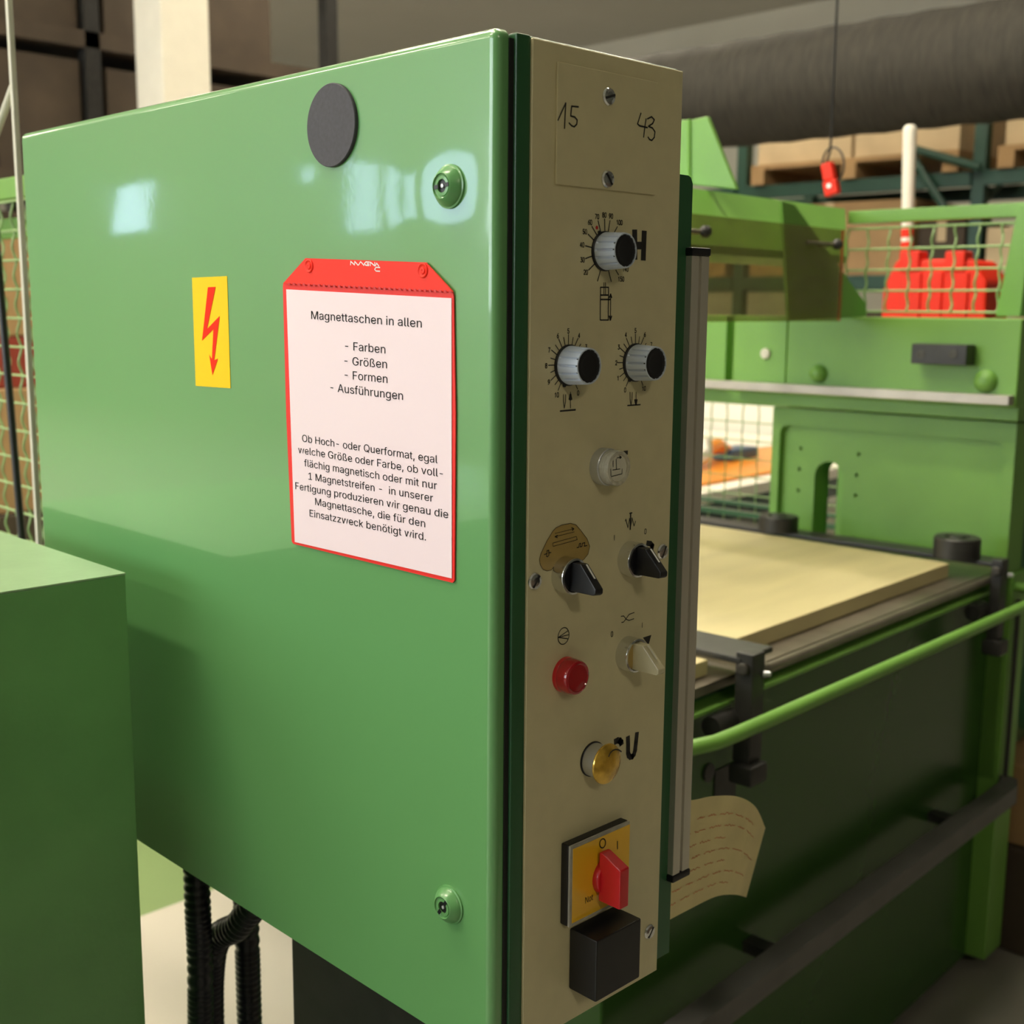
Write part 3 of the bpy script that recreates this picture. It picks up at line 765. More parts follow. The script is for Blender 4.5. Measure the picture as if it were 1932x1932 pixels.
def screw_at(parent, pos, ang, r=.0062):
    s_, q = screw(parent, pos, ang, r)
    if len([1 for _ in [0]]) and parent.parent is None:
        mk('slot', MB().prism(q, NY * .00005), M['ink'], s_)
    else:
        me = s_.data
        n = len(me.vertices)
        me2 = bpy.data.meshes.new('screw')
        vs = [tuple(v.co) for v in me.vertices] + [tuple(p - ORG[parent.name]) for p in q]
        fs = [list(p.vertices) for p in me.polygons] + [[n, n + 1, n + 2, n + 3]]
        me2.from_pydata(vs, [], fs)
        me2.materials.append(M['chrome'])
        me2.materials.append(M['ink'])
        me2.polygons.foreach_set('use_smooth', [True] * (len(fs) - 1) + [False])
        me2.polygons[len(fs) - 1].material_index = 1
        me2.set_sharp_from_angle(angle=math.radians(35))
        s_.data = me2
        bpy.data.meshes.remove(me)


screw_at(cp, ay(960 + 895 / 4.83, 170 + 812 / 4.83, -.003), -0.9)
screw_at(cp, ay(960 + 905 / 4.83, 170 + 60 / 4.83, -.003), 0.3)
screw_at(fp, S3(232, 708), 0.9)
screw_at(fp, S3(1395, 437), 1.1)
screw_at(fp, S4(1245, 1920), 0.9)


# ---- printed scales, letters and symbols
def ticks(mb, c, items, w_=.00055):
    for p, q in items:
        mb.ribbon([p, q], w_, NY)


STROKES = {'0': [[(0, .2), (.25, 0), (.75, 0), (1, .2), (1, .8), (.75, 1), (.25, 1), (0, .8), (0, .2)]], '1': [[(.2, .75), (.6, 1), (.6, 0)]],
           '2': [[(0, .8), (.25, 1), (.75, 1), (1, .8), (1, .6), (0, 0), (1, 0)]], '3': [[(0, 1), (1, 1), (.4, .58), (.8, .58), (1, .4), (1, .15), (.75, 0), (.25, 0), (0, .15)]],
           '4': [[(.7, 0), (.7, 1), (0, .3), (1, .3)]], '5': [[(.95, 1), (.1, 1), (.05, .55), (.7, .6), (1, .4), (1, .2), (.75, 0), (.25, 0), (0, .15)]],
           '6': [[(.9, 1), (.4, .85), (.05, .45), (.05, .2), (.3, 0), (.7, 0), (1, .2), (1, .4), (.7, .55), (.3, .55), (.05, .4)]], '7': [[(0, 1), (1, 1), (.35, 0)]],
           '8': [[(.25, .53), (.05, .7), (.05, .85), (.3, 1), (.7, 1), (.95, .85), (.95, .7), (.75, .53), (.25, .53), (0, .35), (0, .15), (.25, 0), (.75, 0), (1, .15), (1, .35), (.75, .53)]],
           '9': [[(.1, 0), (.6, .15), (.95, .55), (.95, .8), (.7, 1), (.3, 1), (0, .8), (0, .6), (.3, .45), (.7, .45), (.95, .6)]], 'I': [[(.5, 0), (.5, 1)]]}


def small(mb, s, c, h, wd=None):
    """small engraved figures centred at the panel point c, drawn as round pen strokes"""
    dw = h * .52
    n = len(s)
    x = -(n * dw + (n - 1) * h * .24) / 2
    for ch in s:
        for l in STROKES[ch]:
            mb.ribbon([Vector((c.x + x + u * dw, c.y, c.z + (v - .5) * h)) for u, v in l], .00062, NY)
        x += dw + h * .24


sm = MB()
for a, b_ in (((757, 1243), (815, 1345)), ((812, 1190), (838, 1295)), ((872, 1177), (875, 1305)), ((921, 1190), (903, 1305)), ((988, 1245), (957, 1303)),
              ((722, 1313), (790, 1383)), ((697, 1419), (775, 1440)), ((698, 1535), (775, 1507)), ((726, 1640), (790, 1575)), ((808, 1740), (835, 1640)),
              ((932, 1745), (908, 1645)), ((998, 1682), (974, 1640))):
    sm.ribbon([S1(*a), S1(*b_)], .00085, NY)
for s_, x, y in (('60', 740, 1205), ('70', 803, 1153), ('80', 870, 1138), ('90', 930, 1148), ('100', 1007, 1206), ('50', 692, 1290), ('40', 667, 1410), ('30', 670, 1547), ('20', 700, 1660), ('140', 1062, 1632), ('150', 1022, 1722)):
    small(sm, s_, S1(x, y), .0031, .0044 if len(s_) == 2 else .0056)
o = mk('scale_marking', sm, M['ink'], fp)
o['label'] = 'printed scale from 20 to 150 with radial ticks'
mk('scale_dot', MB().lathe([(.0013, 0), (.0013, .00015), (0, .00015)], S1(802, 1253), NY, 20), M['inkred'], fp)
sm = MB()
for a, b_ in (((455, 337), (487, 420)), ((500, 323), (514, 408)), ((543, 295), (541, 400)), ((585, 322), (572, 403)), ((630, 330), (598, 405)), ((655, 383), (638, 410)),
              ((424, 392), (462, 447)), ((388, 437), (445, 485)), ((380, 510), (432, 527)), ((360, 576), (428, 573)), ((380, 641), (428, 618)), ((383, 712), (440, 655)),
              ((420, 752), (458, 700)), ((448, 805), (475, 735)), ((605, 745), (625, 792))):
    sm.ribbon([S2(*a), S2(*b_)], .0007, NY)
for s_, x, y in (('6', 446, 306), ('5', 542, 263), ('4', 640, 304), ('3', 704, 408), ('7', 367, 437), ('8', 340, 580), ('9', 364, 729), ('10', 435, 846), ('0', 631, 828)):
    small(sm, s_, S2(x, y), .0031, .0022 * len(s_))
o = mk('scale_marking', sm, M['ink'], fp)
o['label'] = 'printed scale falling from 10 to 0'
sm = MB()
for a, b_ in (((1071, 330), (1102, 410)), ((1114, 317), (1127, 400)), ((1154, 292), (1153, 390)), ((1191, 315), (1178, 395)), ((1228, 325), (1200, 395)), ((1251, 376), (1237, 398)),
              ((1048, 382), (1084, 435)), ((1014, 420), (1064, 465)), ((1010, 488), (1055, 505)), ((990, 551), (1052, 552)), ((1008, 611), (1055, 595)), ((1010, 680), (1062, 635)),
              ((1044, 717), (1075, 670)), ((1068, 768), (1090, 712)), ((1204, 712), (1222, 760))):
    sm.ribbon([S2(*a), S2(*b_)], .0007, NY)
for s_, x, y in (('4', 1066, 298), ('5', 1154, 259), ('6', 1239, 296), ('7', 1297, 388), ('3', 1001, 410), ('2', 978, 553), ('1', 995, 693), ('0', 1059, 800), ('10', 1230, 787)):
    small(sm, s_, S2(x, y), .0031, .0022 * len(s_))
o = mk('scale_marking', sm, M['ink'], fp)
o['label'] = 'printed scale rising from 0 to 10'
# big letters
lm = MB()
W_ = .0055
for a, b_ in (((1146, 1292), (1148, 1525)), ((1233, 1302), (1225, 1532))):
    lm.ribbon([S1(*a), S1(*b_)], W_, NY)
lm.ribbon([S1(1146, 1417), S1(1228, 1417)], .0055, NY)
o = mk('lettering', lm, M['ink'], fp)
o['label'] = 'large black letter H'
lm = MB()
u_ = [(1138, 162), (1130, 240), (1122, 310), (1112, 345), (1098, 365), (1080, 368), (1066, 355), (1060, 330), (1060, 260), (1058, 197)]
lm.ribbon([S4(*p) for p in u_], .0046, NY)
o = mk('lettering', lm, M['ink'], fp)
o['label'] = 'large black letter U'
lm = MB()
lm.ribbon([S4(*p) for p in [(945, 232), (965, 222), (985, 224), (998, 238), (1000, 250)]], .0050, NY)
o = mk('lettering', lm, M['ink'], fp)
o['label'] = 'black letter half hidden by the gold button'
# pictograms
sy = MB()
T1, T2 = .0007, .0011
for l in ([(866, 1755), (866, 1860)], [(880, 1755), (880, 1860)]):
    sy.ribbon([S1(*p) for p in l], T1, NY)
sy.ribbon([S1(*p) for p in [(835, 1797), (908, 1797), (905, 2095), (832, 2095), (835, 1797)]], .0009, NY)
sy.ribbon([S1(*p) for p in [(835, 1868), (905, 1868)]], T2, NY)
sy.ribbon([S1(*p) for p in [(835, 1908), (925, 1908)]], T2, NY)
sy.ribbon([S1(*p) for p in [(927, 1860), (925, 2090)]], .0008, NY)
sy.ribbon([S1(*p) for p in [(915, 1890), (927, 1860), (936, 1890)]], .0012, NY)
sy.ribbon([S1(*p) for p in [(915, 2060), (925, 2095), (936, 2060)]], .0012, NY)
o = mk('symbol', sy, M['ink'], fp)
o['label'] = 'cylinder pictogram with a two way arrow'
sy = MB()
sy.ribbon([S2(*p) for p in [(497, 843), (497, 905), (505, 965), (516, 905), (517, 843)]], T1, NY)
sy.ribbon([S2(*p) for p in [(561, 963), (561, 820)]], T1, NY)
sy.ribbon([S2(*p) for p in [(552, 885), (561, 845), (570, 885)]], .0018, NY)
sy.ribbon([S2(*p) for p in [(468, 993), (606, 981)]], .0012, NY)
o = mk('symbol', sy, M['ink'], fp)
o['label'] = 'needle pictogram with an arrow pointing up'
sy = MB()
sy.ribbon([S2(*p) for p in [(1104, 822), (1105, 885), (1112, 935), (1122, 885), (1124, 822)]], T1, NY)
sy.ribbon([S2(*p) for p in [(1159, 820), (1158, 930)]], T1, NY)
sy.ribbon([S2(*p) for p in [(1149, 890), (1158, 932), (1167, 890)]], .0014, NY)
sy.ribbon([S2(*p) for p in [(1081, 942), (1197, 934)]], .0010, NY)
o = mk('symbol', sy, M['ink'], fp)
o['label'] = 'needle pictogram with an arrow pointing down'
sy = MB()
sy.prism([S2(1047, 1355), S2(1085, 1352), S2(1083, 1390), S2(1040, 1390)], NY * .0001)
o = mk('symbol', sy, M['ink'], fp)
o['label'] = 'black mark half hidden by the round push button'
sy = MB()
sy.ribbon([S3(*p) for p in [(1060, 160), (1066, 142), (1084, 220), (1100, 135), (1108, 222), (1122, 130), (1140, 205), (1154, 160)]], T1, NY)
sy.ribbon([S3(*p) for p in [(1110, 85), (1106, 235)]], .0013, NY)
sy.ribbon([S3(*p) for p in [(1100, 90), (1122, 85)]], .0010, NY)
small(sy, 'I', S3(961, 312), .0038, .0010)
small(sy, '0', S3(1244, 254), .0038, .0020)
o = mk('symbol', sy, M['ink'], fp)
o['label'] = 'zigzag pictogram with the figures I and 0'
sy = MB()
sy.ribbon([S3(*p) for p in [(1262, 362), (1290, 366), (1308, 385), (1300, 420), (1285, 440)]], .0042, NY)
sy.lathe([(.0026, 0), (.0026, .0001), (0, .0001)], S3(1300, 480), NY, 16)
o = mk('symbol', sy, M['ink'], fp)
o['label'] = 'black mark half hidden by the right selector switch'
sy = MB()
sy.ribbon([S3(*p) for p in [(1022, 1028), (1045, 1024), (1070, 1055), (1095, 1065), (1138, 1050)]], T1, NY)
sy.ribbon([S3(*p) for p in [(1026, 1084), (1045, 1080), (1075, 1040), (1095, 1010), (1142, 993)]], T1, NY)
small(sy, '0', S3(939, 1190), .0038, .0020)
small(sy, 'I', S3(1215, 1108), .0038, .0010)
sy.prism([S3(1222, 1222), S3(1298, 1197), S3(1272, 1290)], NY * .0001)
o = mk('symbol', sy, M['ink'], fp)
o['label'] = 'crossed lines pictogram with the figures 0 and I and a black triangle'
sy = MB()
el = [S3(498 + 50 * math.cos(t), 1207 - 75 * math.sin(t) - 14 * math.cos(t)) for t in [2 * PI * i / 28 for i in range(29)]]
sy.ribbon(el, T1, NY)
for q in ((540, 1158), (545, 1195), (535, 1232)):
    sy.ribbon([S3(450, 1220), S3(*q)], T1, NY)
o = mk('symbol', sy, M['ink'], fp)
o['label'] = 'round pictogram with three rays'
# tan foil behind the left selector
ty = [(290, 455), (345, 340), (400, 250), (430, 220), (480, 196), (560, 180), (610, 195), (650, 240), (710, 320), (735, 390), (720, 460), (680, 510), (600, 560), (420, 560), (385, 605), (345, 614), (310, 600), (285, 560), (277, 510)]
tf = mk('foil_label', MB().prism([S3(*p) for p in ty], NY * .0002), M['tan'], cab)
tf['label'] = 'tan foil label with stroke pictograms'
sy = MB()
S3b = lambda x, y: S3(x, y) + NY * .0002
sy.ribbon([S3b(*p) for p in ty + ty[:1]], .0004, NY)
sy.ribbon([S3b(*p) for p in [(418, 272), (590, 230)]], .0004, NY)
sy.ribbon([S3b(*p) for p in [(570, 220), (590, 230), (575, 245)]], .0007, NY)
sy.ribbon([S3b(*p) for p in [(594, 258), (418, 302)]], .0004, NY)
sy.ribbon([S3b(*p) for p in [(440, 290), (418, 302), (440, 310)]], .0007, NY)
sy.ribbon([S3b(*p) for p in [(398, 360), (612, 300), (620, 330), (400, 390), (398, 360)]], .0004, NY)
sy.ribbon([S3b(*p) for p in [(320, 465), (345, 455), (345, 430), (362, 425), (362, 470), (350, 485), (340, 480), (345, 455)]], .0007, NY)
sy.ribbon([S3b(*p) for p in [(362, 450), (382, 445)]], .0007, NY)
sy.ribbon([S3b(*p) for p in [(618, 402), (636, 398), (640, 365), (652, 362), (648, 395), (664, 390), (668, 362), (690, 356), (686, 388), (710, 382)]], .0007, NY)
mk('symbol', sy, M['ink'], tf)


# ---- knobs and switches
def knob(px, py, r, label, pang):
    c = ay(px, py, PY)
    sk = MB().lathe([(r * 1.06, 0), (r * 1.06, .0012), (r * .98, .0018), (0, .0018)], c, NY, 48)
    k = mk('rotary_knob', sk, M['black'], cab)
    k['label'] = label
    L = .0198
    n = 15

    def rf(rr, t, a, kk):
        if .0035 < t < L - .001:
            ph = (a * n / (2 * PI)) % 1
            if ph < .22:
                return rr - .0014
        return rr
    prof = [(r * .97, .0016), (r, .0026), (r * .995, .0036), (r * .93, L - .0012), (r * .915, L - .0002), (r * .88, L), (r * .85, L), (r * .84, L - .002)]
    mk('grip', MB().lathe(prof, c, NY, 120, rfun=rf), M['knob'], k, smooth=28)
    cap = MB().lathe([(r * .845, L - .0025), (r * .84, L - .0008), (r * .70, L - .0003), (r * .5, L - .0008), (0, L - .0012)], c, NY, 40)
    mk('cap', cap, M['black'], k)
    d1 = Vector((math.cos(pang), 0, math.sin(pang)))
    d2 = Vector((-math.sin(pang), 0, math.cos(pang)))
    q = c + NY * .0006
    mk('pointer', MB().prism([q + d1 * r * .95 - d2 * .0022, q + d1 * (r + .0024) - d2 * .0006, q + d1 * (r + .0024) + d2 * .0006, q + d1 * r * .95 + d2 * .0022], NY * .0012), M['black'], k)
    return k


knob(1140.5, 474, .0132, 'fluted silver knob with black cap beside the letter H', math.radians(118))
knob(1072.5, 689, .0136, 'left one of the lower pair of fluted silver knobs', math.radians(250))
knob(1198.5, 684, .0134, 'right one of the lower pair of fluted silver knobs', math.radians(240))

# round illuminated push button
c = ay(1135.5, 879.5, PY)
pb = mk('push_button', MB().lathe([(.0136, 0), (.0136, .0075), (.0131, .0080), (.0127, .0080)], c, NY, 48), M['satin'], cab)
pb['label'] = 'round push button with clear collar and cream pictogram face'
mk('collar', MB().lathe([(.0127, .0078), (.0131, .0085), (.0131, .0155), (.0125, .0165), (.0102, .0168), (.0098, .0150)], c, NY, 48), M['clear'], pb)
mk('lens', MB().lathe([(.0118, .0075), (.0112, .0115), (.0099, .0130), (.0097, .0152), (0, .0152)], c, NY, 48), M['lens'], pb)
sy = MB()
V2 = lambda x, y: ay(960 + x / 4.83, 570 + y / 4.83, PY - .0154)
for l in ([(930, 1590), (1030, 1565), (1032, 1520)], [(930, 1590), (928, 1520)], [(945, 1530), (1012, 1520)], [(978, 1430), (980, 1525)], [(985, 1420), (1022, 1414)], [(950, 1445), (950, 1500)]):
    sy.ribbon([V2(*p) for p in l], .0006, NY)
sy.ribbon([V2(*p) for p in [(1012, 1405), (1024, 1414), (1012, 1425)]], .0009, NY)
mk('symbol', sy, M['ink'], pb)

# red indicator lamp
c = ay(1065.5, 1272, PY)
il = mk('indicator_lamp', MB().lathe([(.0132, 0), (.0132, .003), (.0128, .0034), (0, .0034)], c, NY, 48), M['redplastic'], cab)
il['label'] = 'round red indicator lamp'
mk('lens', MB().lathe([(.0130, .0032), (.0133, .0045), (.0131, .0105), (.0122, .0128), (.0106, .0135), (.0098, .0128), (.006, .0131), (0, .0132)], c, NY, 48), M['lensred'], il)


def selector(px, py, label, hm, disc, rot=0.0, r=.0134):
    c = ay(px, py, PY)
    s_ = mk('selector_switch', MB().lathe([(r, 0), (r, .0095), (r - .0004, .0105), (r - .0018, .0108), (r - .0024, .0100), (r - .0026, .006)], c, NY, 56), M['chrome'], cab)
    s_['label'] = label
    mk('disc', MB().lathe([(r - .0026, .005), (r - .0028, .0090), (r - .004, .0096), (0, .0096)], c, NY, 40), disc, s_)
    Rm = Matrix.Rotation(rot, 3, 'Y')
    prof = [(.0104, .0085), (.0104, .0185), (-.0052, .0345), (-.0085, .0345), (-.0100, .0325), (-.0104, .0085)]
    w0 = .0042
    pts = [(c + Rm @ Vector((-w0, -L, z))) for z, L in prof]
    ext = Rm @ Vector((2 * w0, 0, 0))
    h = MB().prism(pts, ext, bev=.0008)
    mk('handle', h, hm, s_)
    a = c + Rm @ Vector((0, -.0203, .0094))
    b2 = c + Rm @ Vector((0, -.0285, .0014))
    n_ = (Rm @ Vector((0, -.0156, .0160))).normalized()
    mk('pointer_line', MB().ribbon([a + n_ * .0006, b2 + n_ * .0006], .0018, n_), M['white'] if hm is M['black'] else M['lens'], s_)


selector(1064.5, 1083.5, 'black lever selector switch over the tan foil label', M['black'], M['black'], .10)
selector(1186.7, 1053.5, 'black lever selector switch under the zigzag pictogram', M['black'], M['black'], .05)
selector(1182.6, 1232.0, 'selector switch with translucent cream lever', M['amber'], M['tan'], .0)

# gold mushroom button
c = ay(1117.5, 1431.5, PY)
mb_ = mk('mushroom_button', MB().lathe([(.0128, 0), (.0128, .0135), (.011, .0140)], c, NY, 48), M['satin'], cab)
mb_['label'] = 'gold mushroom push button'
mk('base_ring', MB().lathe([(.0136, 0), (.0136, .0010), (.0126, .0012)], c, NY, 48), M['black'], mb_)
mk('button_head', MB().lathe([(.0125, .0128), (.0152, .0134), (.0156, .0142), (.0153, .0152), (.011, .0172), (.006, .0182), (0, .0186)], c, NY, 56), M['brass'], mb_)
sy = MB()
G4 = lambda x, y, L: ay(960 + x / 4.7125, 1350 + y / 4.7125, PY - L)
sy.ribbon([G4(878, 360, .0178), G4(892, 328, .0183), G4(915, 306, .0183), G4(940, 297, .0182), G4(970, 303, .0176), G4(990, 318, .0168)], .0011, NY, th=.0012)
mk('arrow_mark', sy, M['ink'], mb_)

# main switch
FY = PY - .0095
F4 = lambda x, y, L=.0095: ay(960 + x / 4.7125, 1350 + y / 4.7125, PY - L)
q0, q1, q2 = F4(548, 1167), F4(1078, 940), F4(540, 1888)
xa, xb, za, zb = q0.x, q1.x, q2.z, q0.z
ms = mk('main_switch', MB().box((xa, FY + .0022, za), (xb, PY, zb), .001, 2), M['black'], cab)
ms['label'] = 'square yellow main switch with red rotary handle'
mk('cover_frame', MB().box((xa, FY, za), (xb, FY + .0022, zb), .0008, 2), M['clear'], ms)
mk('dial_plate', MB().box((xa + .0028, FY - .0003, za + .0028), (xb - .0004, FY + .0001, zb - .0028)), M['yellowsw'], ms)
sy = MB()
Q4 = lambda x, y: F4(x, y, .0100)
el = [Q4(834 + 26 * math.cos(t), 1136 - 40 * math.sin(t) - 6 * math.cos(t)) for t in [2 * PI * i / 24 for i in range(25)]]
sy.ribbon(el, .0009, NY)
mk('lettering', sy, M['ink'], ms)
mk('lettering', MB().ribbon([Q4(966, 1118), Q4(966, 1186)], .0009, NY), M['ink'], ms)
sy = MB()
n0 = Q4(680, 1672)
n1 = Q4(748, 1640)
text_on(sy, 'Not', n0, Vector((n1.x, n0.y, n0.z)), (0, 0, .0098), NY)
mk('lettering', sy, M['ink'], ms)
hc = F4(795, 1445)
mk('boss', MB().lathe([(.0150, 0), (.0150, .004), (.0140, .0055), (0, .0055)], Vector((hc.x + .008, FY, hc.z)), NY, 40), M['redplastic'], ms)
bA = F4(795, 1660, .0125)
bB = F4(852, 1192, .0125)
oA = F4(985, 1720, .034)
oB = F4(1022, 1372, .034)
zlo = (bA.z + oA.z) / 2
xc0 = oA.x
hp = [Vector((xc0, PY - .0125, zlo)), Vector((xc0, PY - .0125, bB.z)), Vector((xc0, PY - .015, bB.z)), Vector((xc0, PY - .034, oB.z)), Vector((xc0, PY - .034, zlo))]
mk('handle', MB().prism(hp, (.0105, 0, 0), bev=.0012), M['redplastic'], ms)
k1 = F4(1180, 1800, .028)
mk('padlock_hasp', MB().box((k1.x - .052, PY - .028, k1.z - .05), (k1.x, PY, k1.z), .0015, 2), M['black'], ms)

# ================================================================== things on the door
A = lambda x, y, d=0.0: ax(520 + x / 5.3667, 470 + y / 5.3667, DX - d)
B = lambda x, y, d=0.0: ax(530 + x / 5.52, 780 + y / 5.52, DX - d)
pk = thing('magnetic_pocket', 'red rimmed document pocket held to the green door by magnets', 'document pocket', A(950, 900))
d0 = .0005
rim = [A(88, 345, d0), A(1800, 430, d0), A(1812, 470, d0), B(1828, 0, d0), B(1822, 900, d0), B(1816, 1740, d0), B(1797, 1762, d0), B(140, 1357, d0), B(122, 1330, d0), B(64, 0, d0), A(83, 378, d0)]
mk('back_sheet', MB().prism(rim, NX * .0009), M['redpocket2'], pk)
hd = [A(88, 347, d0 + .0009), A(315, 92, d0 + .0009), A(1530, 135, d0 + .0009), A(1806, 432, d0 + .0009)]
mk('header_flap', MB().prism(hd, NX * .0012), M['redpocket'], pk)
rv = MB()
for q in ((340, 172), (1493, 217)):
    rv.lathe([(.0052, 0), (.0052, .0005), (.0045, .0009), (.0035, .0003), (.0026, .0003), (.0022, .0010), (.001, .0011), (0, .0005)], A(q[0], q[1], d0 + .0021), NX, 28)
    mk('press_stud', rv, M['redpocket'], pk)
    rv = MB()
se = MB()
for i in range(33):
    t = (i + .35) / 33
    t2 = (i + .8) / 33
    P0 = lambda t, dz: A(105 + 1685 * t, 338 + 82 * t + dz, d0 + .0022)
    se.prism([P0(t, -2), P0(t2, 2), P0(t2, 25), P0(t, 20)], NX * .0002)
mk('weld_seam', se, M['redseam'], pk)
# logo strokes on the flap
lg = MB()
LW = .0008
AL = lambda x, y: A(x, y, d0 + .00215)
for l in ([(760, 160), (762, 124), (800, 160), (802, 124), (836, 163)], [(842, 160), (862, 127), (896, 165)], [(952, 132), (915, 130), (900, 148), (915, 164), (945, 166), (945, 150), (928, 149)],
          [(960, 168), (962, 133), (1005, 170), (1006, 136)], [(1012, 170), (1024, 142), (1046, 172)], [(1056, 186), (1018, 184), (1004, 205), (1018, 222), (1056, 224)]):
    lg.ribbon([AL(*p) for p in l], LW, NX)
mk('logo', lg, M['white'], pk)
d1 = .0016
shp = [A(110, 407, d1), A(1783, 497, d1), B(1780, 0, d1), B(1782, 1718, d1), B(147, 1338, d1), B(102, 0, d1)]
ps = thing('paper_sheet', 'printed pinkish white sheet inside the red rimmed pocket', 'paper sheet', A(950, 950))
mk('sheet', MB().prism(shp, NX * .0003), M['paper'], ps)
LINES = [(A, 'Magnettaschen in allen', (362, 707), (1480, 795)), (A, '- Farben', (705, 1018), (1112, 1057)), (A, '- Größen', (698, 1168), (1128, 1208)),
         (A, '- Formen', (700, 1310), (1133, 1357)), (A, '- Ausführungen', (556, 1437), (1290, 1528)),
         (B, 'Ob Hoch- oder Querformat, egal', (222, 293), (1632, 520)), (B, 'welche Größe oder Farbe, ob voll-', (182, 412), (1688, 667)),
         (B, 'flächig magnetisch oder mit nur', (243, 550), (1625, 792)), (B, '1 Magnetstreifen -  in unserer', (288, 688), (1585, 922)),
         (B, 'Fertigung produzieren wir genau die', (152, 787), (1742, 1093)), (B, 'Magnettasche, die für den', (358, 952), (1503, 1187)),
         (B, 'Einsatzzweck benötigt wird.', (300, 1072), (1512, 1325))]
for fn, s_, l, r in LINES:
    tm = MB()
    dd = d1 + .0004
    cap = (A(700, 622).z - A(700, 707).z) if fn is A else (B(900, 300).z - B(900, 379).z)
    text_on(tm, s_, fn(l[0], l[1], dd), fn(r[0], r[1], dd), (0, 0, cap / CAP), NX)
    mk('lettering', tm, M['inktext'], ps)

mc = ax(629, 237, DX)
mp = MB().lathe([(.0300, 0), (.0300, .0022), (.0295, .0028), (0, .0028)], mc, NX, 72)
mg = mk('magnet_disc', mp, M['magnet'], base=mc)
pr(mg, 'round dark grey magnet disc near the top of the green door', 'magnet')

# ================================================================== green box at the left
bx = thing('machine_housing', 'plain dark green sheet metal housing at the lower left before the cabinet', 'machine housing', (-.4, .65, 0))
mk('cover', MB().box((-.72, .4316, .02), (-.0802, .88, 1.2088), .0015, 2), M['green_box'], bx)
mk('top_glare_sheet', MB().box((-.7205, .4312, 1.2086), (-.0798, .8805, 1.2106), .0008, 2), M['green_dusty_glare'], bx)  # thin sheet added to carry the paler glare colour
mk('plinth', MB().box((-.70, .45, 0), (-.10, .86, .02)), M['blackmat'], bx)

ob = thing('light_blocker', 'unseen dark block added opposite the press to hold back bounced light', 'light blocker', (1.6, -2.2, 0))  # unseen dark block, added to keep bounce light off the press front
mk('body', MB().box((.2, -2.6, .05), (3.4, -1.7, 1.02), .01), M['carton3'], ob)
mk('blocker_top', MB().box((.15, -2.65, 1.02), (3.45, -1.65, 1.06), .006), M['carton3'], ob)
mk('plinth', MB().box((.25, -2.5, 0), (3.35, -1.8, .05)), M['blackmat'], ob)

# ================================================================== hoses and foot under the cabinet


def hose(path, r, label):
    P = [Vector(p) for p in path]
    pts = []
    for i in range(len(P) - 1):
        p0, p1, p2, p3 = P[max(i - 1, 0)], P[i], P[i + 1], P[min(i + 2, len(P) - 1)]
        n = max(4, int((p2 - p1).length / .0022))
        for k in range(n):
            t = k / n
            pts.append(.5 * ((2 * p1) + (-p0 + p2) * t + (2 * p0 - 5 * p1 + 4 * p2 - p3) * t * t + (-p0 + 3 * p1 - 3 * p2 + p3) * t ** 3))
    pts.append(P[-1])
    m = MB().tube(pts, r, 18, rf=lambda i: r * (1.0 if i % 4 < 2 else .90))
    o = mk('conduit_hose', m, M['hose'], base=P[-1], smooth=60)
    pr(o, label, 'hose', 'conduit hoses under the cabinet')
    return o


hp_ = lambda x, y, X=.08: ax(x, y, X)
a = hp_(368, 1575, .045)
hose([(.045, a.y, ZB), (.045, a.y, .80), (.047, a.y + .004, .70), (.05, a.y + .03, .4), (.05, a.y + .05, .012)], .0145, 'left black corrugated hose hanging straight down beside the green housing')
a = hp_(500, 1690)
e = hp_(402, 1752)
hose([(.085, a.y, ZB), (.085, a.y + .005, .84), (.083, (a.y + e.y) / 2, .775), (.08, e.y + .005, .71), (.08, e.y + .015, .5), (.08, e.y + .02, .014)], .0165, 'black hose bending sideways below the cabinet bottom')
a = hp_(462, 1668, .128)
hose([(.128, a.y, ZB), (.128, a.y, .80), (.130, a.y + .002, .70), (.132, a.y + .006, .4), (.132, a.y + .01, .014)], .0150, 'straight black hose just behind the bending one')
ft = thing('cabinet_stand', 'black steel stand carrying the control cabinet', 'stand', (.09, .3, 0))
y1 = hp_(533, 1745).y
mk('column', MB().box((.045, .16, .02), (.135, y1 - .065, .885), .006), M['blackmat'], ft)
mk('top_plate', MB().box((.02, .06, .885), (.145, y1, .902), .003), M['blackmat'], ft)
mk('foot_plate', MB().box((-.05, .05, 0), (.25, y1 + .05, .02), .003), M['blackmat'], ft)

# ================================================================== profile bar beside the panel
gy = .022
xl = PW + .0003
p_t = ay(1306.5, 332, gy)
p_m = ay(1305, 420, gy)
lc = thing('profile_bar', 'upright grey aluminium profile bar with black end caps beside the control panel', 'profile bar', (.18, gy, ZB))
ptop = p_t.z
pl = [(xl, gy, .895), (p_m.x, gy, .895), (p_m.x, gy, ptop - .006), (p_m.x - .0025, gy, ptop - .0015), (p_m.x - .006, gy, ptop), (xl, gy, ptop)]
mk('mounting_plate', MB().prism(pl, (0, .003, 0)), M['green_dark'], lc)
ya = gy - .006
a0 = ay(1306, 482, ya)
a1 = ay(1339, 482, ya)
w_ = a1.x - a0.x
x0 = a0.x
zb_ = ay(1272, 1652, ya).z
prof = [(0, 0), (.42, 0), (.42, .10), (.56, .10), (.56, 0), (1, 0), (1, 1.0), (.62, 1.0), (.62, .8), (.38, .8), (.38, 1.0), (0, 1.0)]
pp = [(x0 + u * w_, ya + v * w_ * 1.2, zb_) for u, v in prof]
mk('profile', MB().prism(pp, (0, 0, a0.z - zb_), bev=.0006), M['alu'], lc)
for z0, z1 in ((a0.z, a0.z + .0065), (zb_ - .0065, zb_)):
    mk('end_cap', MB().box((x0 - .001, ya - .001, z0), (x0 + w_ + .001, ya + w_ * 1.2 + .001, z1), .0015), M['black'], lc)

